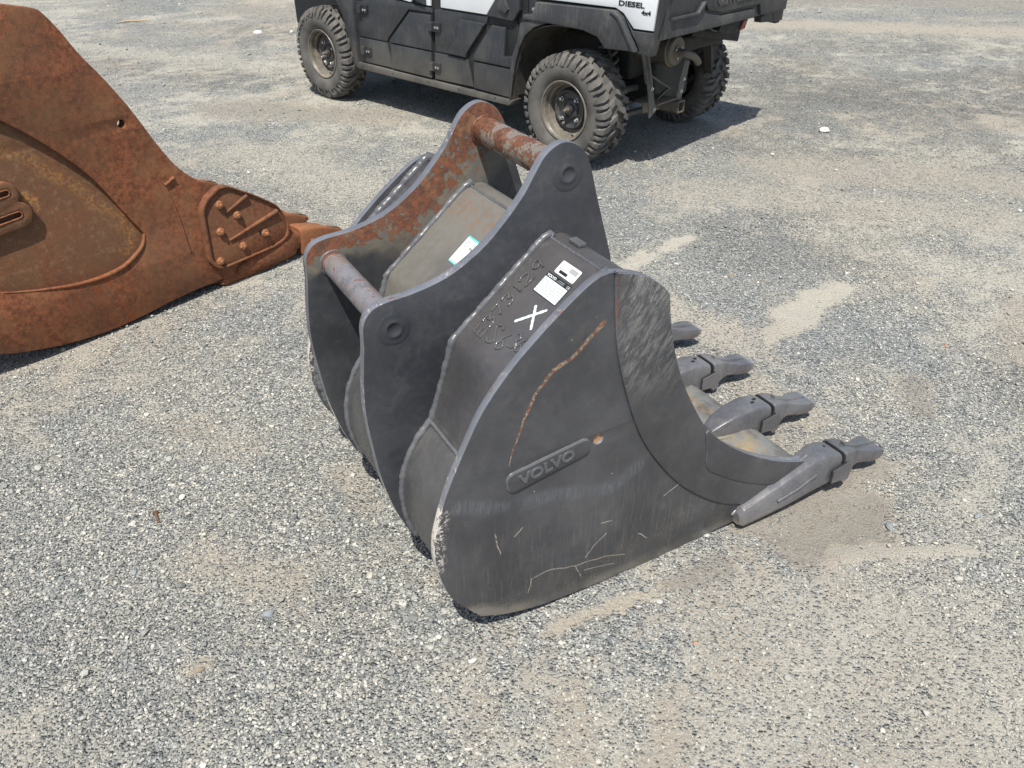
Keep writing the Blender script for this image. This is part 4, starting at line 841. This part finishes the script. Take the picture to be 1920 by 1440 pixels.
# body behind the skins
v, f = box_vf((-1.21, WT / 2, .50), (.76, .66, .19)); obj('body', v, f, V_dk, uv)
v, f = box_vf((-2.60, WT / 2, .62), (.58, .42, .24)); bev(obj('front_body', v, f, V_blk, uv), .03)
v, f = box_vf((-2.62, WT / 2, .96), (.52, .66, .10)); bev(obj('hood', v, f, V_white, uv), .06)
both('side_skin', [(-1.975, .29), (-.47, .285), (-.44, .46), (-.36, .72), (-.36, 1.04), (-1.975, 1.04)], .098, .125, V_dk)
# doors
d1 = both('door', [(-1.968, .312), (-1.622, .308), (-1.600, .305), (-1.20, .303), (-1.182, .47), (-1.178, .735), (-1.60, .748), (-1.80, .735), (-1.962, .70)], .090, .105, V_dk)
both('door_panel', [(-1.965, .478), (-1.652, .478), (-1.634, .506), (-1.402, .706), (-1.176, .708), (-1.186, .737), (-1.54, .750), (-1.77, .733), (-1.955, .702)], .078, .094, V_blk, par=d1)
both('door_panel', [(-1.612, .478), (-1.612, .497), (-1.390, .690), (-1.176, .695), (-1.190, .478)], .066, .094, V_blk, .007, par=d1)
both('door_panel', [(-1.968, .470), (-1.652, .470), (-1.626, .309), (-1.970, .309)], .076, .094, V_blk, par=d1)
both('door_panel', [(-1.610, .470), (-1.192, .470), (-1.202, .306), (-1.612, .309)], .068, .094, V_blk, par=d1)
both('white_panel', [(-1.80, .85), (-1.56, .768), (-1.375, .752), (-1.33, .80), (-1.33, 1.02), (-1.80, 1.02)], .074, .094, V_white, par=d1); both('white_panel', [(-1.222, .748), (-1.188, .748), (-1.170, 1.02), (-1.222, 1.02)], .074, .094, V_white, par=d1)
both('door_trim', [(-1.352, .790), (-1.322, .768), (-1.228, .750), (-1.228, 1.0), (-1.36, 1.0)], .060, .094, V_blk, .008, par=d1)
d2 = both('door', [(-1.168, .303), (-.81, .30), (-.47, .29), (-.44, .46), (-.40, .55), (-.50, 1.02), (-1.15, 1.02)], .090, .105, V_dk)
both('door_panel', [(-1.165, .478), (-1.040, .478), (-1.038, .50), (-.862, .486), (-.852, .512), (-.684, .700), (-.672, .736), (-1.085, .738), (-1.150, .728)], .080, .094, V_blk, par=d2)
both('door_rib', [(-.905, .700), (-.684, .697), (-.852, .510), (-.862, .480), (-1.037, .484), (-.937, .597)], .062, .084, V_blk, .008, par=d2)
both('door_panel', [(-1.168, .470), (-.858, .470), (-.818, .307), (-1.176, .303)], .076, .094, V_blk, par=d2)
both('white_panel', [(-1.085, .748), (-.680, .748), (-.585, .861), (-.50, 1.02), (-1.080, 1.02)], .074, .094, V_white, par=d2)
both('door_panel', [(-.636, .694), (-.519, .694), (-.532, .53), (-.425, .545), (-.451, .472), (-.802, .472), (-.802, .50)], .070, .094, V_blk, .007, par=d2)
both('door_panel', [(-.800, .463), (-.452, .463), (-.468, .294), (-.803, .303)], .074, .094, V_blk, par=d2)
both('door_trim', [(-.668, .745), (-.45, .735), (-.40, .80), (-.40, 1.02), (-.49, 1.02), (-.572, .861)], .062, .094, V_blk, .008, par=d2)
both('door_handle', [(-.560, .795), (-.500, .775), (-.475, .800), (-.500, .850), (-.555, .86)], .046, .064, V_flare, .006, par=d2)
both('rocker_panel', [(-1.99, .301), (-.470, .286), (-.433, .293), (-.485, .250), (-1.985, .256)], .058, .13, V_flare, .006)
for u_ in (-1.93, -1.60, -1.22, -.93, -.60):
    v, f = lathe_vf([(.008, 0), (.006, -.001), (0, -.001)], (0, -1, 0), (u_, .0575, .277), 14); obj('rocker_plug', v, f, V_dk, uv)
for (u_, z_) in ((-1.915, .660), (-1.915, .390), (-1.178, .628), (-1.19, .382)):
    v, f = box_vf((u_ + .028, .074, z_), (.052, .008, .030)); hb = bev(obj('hinge', v, f, V_dk, uv), .004)
    v, f = box_vf((u_, .062, z_), (.018, .010, .026)); bev(obj('hinge_leaf', v, f, V_blk, hb), .004)
    for k in (-1, 1):
        v, f = lathe_vf([(.0085, 0), (.0085, -.005), (.005, -.008), (0, -.009)], (0, 1, 0), (u_ + .055 + k * .0115, .064, z_ - .002), 12); obj('hinge_bolt', v, f, V_chrome, hb)
both('front_fender', [(-2.26, .86), (-2.20, .74), (-2.150, .665), (-2.099, .590), (-2.082, .472), (-2.074, .375), (-2.04, .285), (-1.980, .259), (-1.985, .34), (-1.972, .70), (-1.985, .90), (-2.2, .95)], .052, .125, V_blk, .006)
both('front_fender', cr([(-2.20, .74), (-2.34, .80), (-2.50, .78), (-2.62, .70)], 5) + [(-2.72, .66), (-2.85, .72), (-2.9, .95), (-2.2, .97)], .052, .115, V_blk, .006)
ribbon('arch_liner', cr([(-2.09, .40), (-2.12, .58), (-2.22, .72), (-2.36, .77), (-2.52, .74)], 5), .08, .40, .006, V_liner, uv)
# rear arch
both('arch_flare', [(-.474, .448), (-.452, .55), (-.412, .64), (-.388, .735), (-.285, .770), (-.180, .758), (-.284, .722), (-.350, .672), (-.396, .595), (-.430, .497), (-.468, .289), (-.500, .252), (-.470, .30)], .056, .12, V_flare, .005)
ribbon('arch_liner', cr([(-.47, .27), (-.445, .44), (-.40, .585), (-.345, .668), (-.27, .72), (-.15, .748), (0.0, .752)], 5), .08, .46, .006, V_liner, uv)
both('pocket', [(-.515, .70), (-.42, .70), (-.42, .56), (-.528, .54)], .088, .11, V_dk)
# cargo bed
v, f = box_vf((.10, WT / 2, .80), (.44, .64, .02)); obj('bed_floor', v, f, V_dk, uv)
both('bed_side', [(-.32, .74), (-.02, .76), (.20, .74), (.30, .69), (.52, .672), (.57, .98), (.60, 1.16), (-.34, 1.16)], .100, .135, V_dk)
both('fender_flare', [(-.292, .790), (-.262, .858), (.283, .868), (.326, .842), (.437, .684), (.238, .676), (.186, .728), (.085, .750), (-.127, .757), (-.36, .760), (-.36, .785)], .046, .108, V_flare, .008)
both('flare_lip', [(.262, .858), (.288, .864), (.326, .842), (.437, .684), (.418, .684), (.315, .828), (.285, .848)], .040, .05, V_flare, .003)
both('white_panel', [(-.262, .874), (.273, .878), (.326, .857), (.398, .789), (.519, .791), (.533, .93), (.55, 1.14), (-.24, 1.14)], .080, .104, V_white, .004)
both('corner_post', [(.338, .842), (.390, .779), (.526, .781), (.541, .93), (.558, 1.16), (.618, 1.16), (.580, .98), (.552, .80), (.520, .668), (.432, .672), (.446, .690)], .074, .135, V_tail, .006)
for z_ in (.811, .768):
    v, f = lathe_vf([(.012, 0), (.012, -.004), (.008, -.008), (0, -.009)], (0, 1, 0), (-.312, .088, z_), 14); obj('bed_bolt', v, f, V_chrome, uv)
v, f = box_vf((-.315, .100, .90), (.028, .014, .17)); obj('bed_bracket', v, f, V_blk, uv)
v, f = box_vf((-.33, WT / 2, .97), (.015, .64, .18)); obj('bed_front', v, f, V_dk, uv)
dm = frame((.291, .0785, .893), (1, 0, 0), (0, 0, 1), (0, -1, 0)); text('decal_lettering', 'DIESEL', .0345, dm, V_black, uv, .0004, 0, 1.62, .0012)
dm = frame((.440, .0785, .862), (1, 0, 0), (0, 0, 1), (0, -1, 0)); text('decal_lettering', '4x4', .030, dm, V_black, uv, .0004, 0, 1.30, .001)
# tailgate
tg = rearp('tailgate', [(.112, .745), (1.30, .748), (1.34, .690), (1.44, .690), (1.44, 1.16), (.108, 1.16)], .530, .556, V_tail, .006)
rearp('tailgate_panel', [(.116, .75), (1.06, .75), (1.04, .80), (.66, .805), (.50, .835), (.455, .868), (.405, .838), (.150, .840), (.132, .90), (.116, 1.15)], .550, .572, V_tail, .007, tg)
rearp('tailgate_panel', [(.47, .90), (.52, .846), (.66, .822), (1.09, .818), (1.12, .755), (1.43, .755), (1.43, 1.15), (.47, 1.15)], .550, .574, V_tail, .007, tg)
rearp('tailgate_ledge', [(.150, .838), (.400, .838), (.450, .872), (.462, .900), (.448, .900), (.394, .852), (.150, .852)], .566, .590, V_tail, .005, tg)
tm = frame((.5745, .552, .862), (0, 1, 0), (0, 0, 1), (1, 0, 0)); text('raised_lettering', 'Kawasaki', .120, tm, V_tail, tg, .003, .0015, 1.12, .002)
rearp('tailgate_foot', [(1.18, .705), (1.36, .690), (1.44, .71), (1.44, .80), (1.17, .74)], .50, .552, V_tail, .006, tg)
lampb = rearp('tail_lamp', [(.72, .712), (.80, .684), (.93, .680), (1.02, .690), (1.045, .742), (.74, .745)], .40, .535, V_dk, .006)
rearp('lamp_lens', [(.945, .695), (.985, .695), (1.015, .738), (.975, .740)], .533, .545, V_red, .004, lampb)
v, f = tube_vf([(.50, .66, .735), (.52, .70, .715), (.52, .78, .705), (.50, .84, .725)], .004, 8); obj('cable', v, f, V_steel, uv)
# frame, hitch and suspension at the back
def bar(name, a, b, w_, h_, mat, par=uv):
    A, B_ = Vector(a), Vector(b); d_ = (B_ - A); R = d_.to_track_quat('X', 'Z').to_matrix(); v, f = box_vf((A + B_) / 2, (d_.length / 2, w_ / 2, h_ / 2), R); return bev(obj(name, v, f, mat, par), .003)
bar('hanger_bar', (.40, .20, .66), (.40, .265, .48), .05, .010, V_steel).rotation_euler = (0, 0, 0)
for pts in ([(.17, .66), (.225, .66), (.285, .50), (.345, .315), (.29, .29), (.272, .40), (.235, .52)], [(.603, .56), (.660, .545), (.632, .44), (.606, .337), (.556, .345), (.572, .449)]):
    pl = rearp('hanger_strap', pts, .395, .407, V_steel, .002)
    for (a, b) in ((pts[4][0] + .03, pts[4][1] + .045), (pts[6][0] + .045 if len(pts) > 6 else pts[5][0] + .03, .455)):
        v, f = lathe_vf([(.011, 0), (.011, .006), (.007, .006), (.007, .014), (0, .016)], (1, 0, 0), (.407, a, b), 10); obj('strap_bolt', v, f, V_chrome, pl)
def sqtube():
    M = MB()
    for (c, h) in (((.31, .58, .3345), (.12, .034, .0035)), ((.31, .58, .2735), (.12, .034, .0035)), ((.31, .5495, .304), (.12, .0035, .0335)), ((.31, .6105, .304), (.12, .0035, .0335))): M.add(*box_vf(c, h))
    return M.build('hitch_receiver', V_tan, uv)
sqtube(); rearp('hitch_plate', [(.36, .285), (.55, .275), (.55, .345), (.36, .352)], .30, .31, V_tan, .002)
v, f = lathe_vf([(.008, 0), (0, .0005)], (1, 0, 0), (.311, .45, .315), 14); obj('plate_hole', v, f, M_gap, uv)
v, f = box_vf((.33, .46, .352), (.08, .10, .004)); obj('hitch_shelf', v, f, V_tan, uv)
for a, b in (((.30, .40, .50), (.38, .50, .42)), ((.38, .50, .42), (.33, .47, .355))): bar('drawbar_plate', a, b, .075, .010, V_tan)
for (u_, z0, z1) in ((.10, .375, .36), (-.02, .39, .37), (.10, .225, .21), (-.06, .24, .22)):
    v, f = tube_vf([(u_, .22, z0), (u_, .80, z1)], .019, 14); obj('control_arm', v, f, V_steel, uv)
bar('cross_arm', (.10, .25, .23), (-.08, .60, .23), .03, .02, V_steel); bar('hanger_rail', (.05, .31, .70), (.12, .36, .34), .05, .02, V_under)
def coil(c0, c1, r, turns, wr, mat):
    A, B_ = Vector(c0), Vector(c1); d_ = (B_ - A); u_ = d_.cross(Vector((0, 1, 0))).normalized(); w_ = d_.cross(u_).normalized(); n = int(turns * 18)
    return tube_vf([A + d_ * (i / n) + (u_ * math.cos(2 * math.pi * turns * i / n) + w_ * math.sin(2 * math.pi * turns * i / n)) * r for i in range(n + 1)], wr, 8)
for vv, k in ((.345, 1), (WT - .345, -1)):
    v, f = coil((.03, vv, .70), (.03, vv + .06 * k, .40), .050, 5.5, .0105, V_under); sg = obj('coil_spring', v, f, V_steel, uv, 60)
    v, f = tube_vf([(.03, vv, .72), (.03, vv + .07 * k, .36)], .022, 14); obj('damper', v, f, V_under, sg)
mu = (.40, .525, .617)
v, f = lathe_vf([(0, -.34), (.080, -.34), (.084, -.32), (.084, -.045), (.088, -.040), (.088, -.028), (.082, -.024), (.082, -.012), (.074, -.002), (.05, 0), (0, .002)], (1, 0, 0), mu, 44); ms = obj('muffler', v, f, V_tan, uv, 40)
v, f = lathe_vf([(.040, 0), (.040, .006), (.026, .008)], (1, 0, 0), (.400, .525, .612), 28); obj('outlet_flange', v, f, V_tan, ms, 40)
v, f = tube_vf([(.40, .525, .612), (.43, .527, .612), (.46, .545, .606), (.475, .58, .590), (.48, .615, .565), (.48, .628, .548)], [.022, .022, .022, .021, .020, .020], 18, caps=False); obj('exhaust_pipe', v, f, V_tan, ms, 60)
v, f = tube_vf([(.479, .612, .568), (.4805, .629, .546)], .0185, 18); obj('pipe_mouth', v, f, M_gap, ms)
for a in (.6, 2.6, 4.4):
    v, f = lathe_vf([(.006, 0), (.006, .006), (0, .008)], (1, 0, 0), (.406, .525 + .032 * math.cos(a), .612 + .032 * math.sin(a)), 8); obj('flange_bolt', v, f, V_chrome, ms)
for c, h in (((.00, WT / 2, .40), (.22, .20, .13)), ((-.2, WT / 2, .55), (.35, .34, .12)), ((.28, WT / 2 + .1, .62), (.06, .28, .05))):
    v, f = box_vf(c, h); bev(obj('gearbox', v, f, V_under, uv), .03, 3)
bar('bumper_rail', (.36, .70, .70), (.36, 1.25, .60), .04, .06, V_under); bar('bed_support', (.32, .95, .72), (.20, 1.25, .34), .05, .05, V_under)
v, f = tube_vf([(-2.345, .20, .325), (-2.345, WT - .2, .325)], .03, 12); obj('axle', v, f, V_under, uv); v, f = tube_vf([(0, .20, .325), (0, WT - .2, .325)], .03, 12); obj('axle', v, f, V_under, uv)
for vv in (.16, WT - .16):
    v, f = tube_vf([(-2.05, vv, .95), (-1.95, vv, 1.25), (-1.70, vv + (.05 if vv < 1 else -.05), 1.88), (-.50, vv + (.05 if vv < 1 else -.05), 1.90), (-.42, vv, 1.2), (-.40, vv, .75)], .025, 14); obj('roll_bar', v, f, V_blk, uv, 60)
for u_ in (-1.68, -1.08, -.52):
    v, f = tube_vf([(u_, .20, 1.89), (u_, WT - .2, 1.89)], .025, 12); obj('roll_bar', v, f, V_blk, uv, 60)
v, f = box_vf((-.60, WT / 2, .78), (.10, .55, .28)); bev(obj('seat_back', v, f, V_dk, uv), .04); v, f = box_vf((-1.30, WT / 2, .78), (.10, .55, .28)); bev(obj('seat_back', v, f, V_dk, uv), .04)

# ------------------------------------------------------------------ small things lying on the ground
def stone(name, x, y, r, label, mat, seed, sq=(1, .8, .55), rz=0.0):
    me = rock_mesh(name, seed, mat, 2); o = link(name, me, None); me.polygons.foreach_set('use_smooth', [True] * len(me.polygons)); me.set_sharp_from_angle(angle=.45)
    o.scale = (r * sq[0], r * sq[1], r * sq[2] / .5); o.location = (x, y, ground_z(x, y) + r * .28); o.rotation_euler = (0, 0, rz); return tag(o, label, 'stone')
S_pale = simple('pale_stone', (.62, .58, .48), .8, var=.12, scale=60, bump=.3); S_blue = simple('blue_grey_stone', (.25, .275, .28), .75, var=.2, scale=90, bump=.4); S_clod = simple('dry_clod', (.30, .25, .18), .95, var=.2, scale=80, bump=.6); S_white = simple('white_stone', (.66, .65, .62), .7, var=.1, scale=70, bump=.3)
stone('pale_stone', 2.097, 5.407, .040, 'large cream-white stone lying right of the vehicle shadow', S_pale, 3, (1, .8, .55), .2)
stone('grey_stone', -.596, 1.326, .0145, 'blue-grey stone in the gravel left of the dark bucket heel', S_blue, 5, (1, .75, .5), .3)
stone('grey_stone', 1.045, 1.627, .016, 'flat grey stone at the right of the scraped earth patch', S_blue, 9, (1.1, .9, .5), 1.2)
stone('earth_clod', -.715, 1.165, .010, 'brown earth clod on the gravel at lower left', S_clod, 12, (1.1, .9, .5), .4)
stone('white_stone', -2.66, 9.05, .036, 'white stone far back left of the front wheel', S_white, 15, (1, .7, .5), .1)
stone('white_stone', -2.32, 9.12, .026, 'white stone chip nearest the front wheel far back', S_white, 18, (1, .7, .45), 1.1)
stone('cream_stone', -.845, 1.60, .0085, 'small cream stone just below the rusty bolt', S_pale, 21, (1, .8, .6), .5)
stone('grey_stone', -.98, 1.46, .010, 'grey stone half sunk in the lower left gravel', S_blue, 25, (1, .8, .5), 2.0)
stone('white_chip', 2.9, 4.06, .022, 'slim white stone chip standing on the right gravel', S_white, 27, (.45, 1.3, .5), .25)
S_org = simple('orange_stone', (.45, .22, .12), .8, var=.15, scale=80)
stone('grey_stone', 1.30, 1.66, .013, 'small dark blue-grey stone right of the scraped earth patch', S_blue, 41, (1, .8, .6), .8)
stone('rust_chip', .97, 3.22, .010, 'small orange-brown chip lying on gravel beyond the far tooth', S_org, 43, (1.2, .7, .4), .3)
stone('rust_chip', 1.64, 2.60, .009, 'tiny rusty chip on the gravel right of the pale scraped track', S_org, 44, (1.2, .7, .4), 1.3)
stone('pink_stone', .43, 1.235, .006, 'tiny salmon-pink pebble on the gravel below the dark bucket', S_org, 45, (1, .9, .7), 0)
bz = ground_z(-.99, 1.655); M = MB()
M.add(*lathe_vf([(.0085, 0), (.0085, .005), (.0040, .006), (.0040, .046), (.003, .048)], Vector((.5, -.86, -.05)), (-1.008, 1.688, bz + .005), 10)); bo_ = M.build('rusty_bolt', simple('bolt_rust', (.13, .07, .04), .85, var=.3, scale=150, bump=.5), None, 40); tag(bo_, 'short rusty bolt lying on gravel at the left', 'bolt')
zz = ground_z(-4.24, 9.7); v, f = tube_vf([(-4.37, 9.655, zz + .012), (-4.28, 9.70, zz + .020), (-4.18, 9.715, zz + .018), (-4.08, 9.77, zz + .012)], [.007, .011, .010, .005], 8)
tag(obj('wood_stick', v, f, simple('dry_wood', (.42, .33, .22), .8), None), 'thin dry wooden stick lying far back at upper left', 'stick')
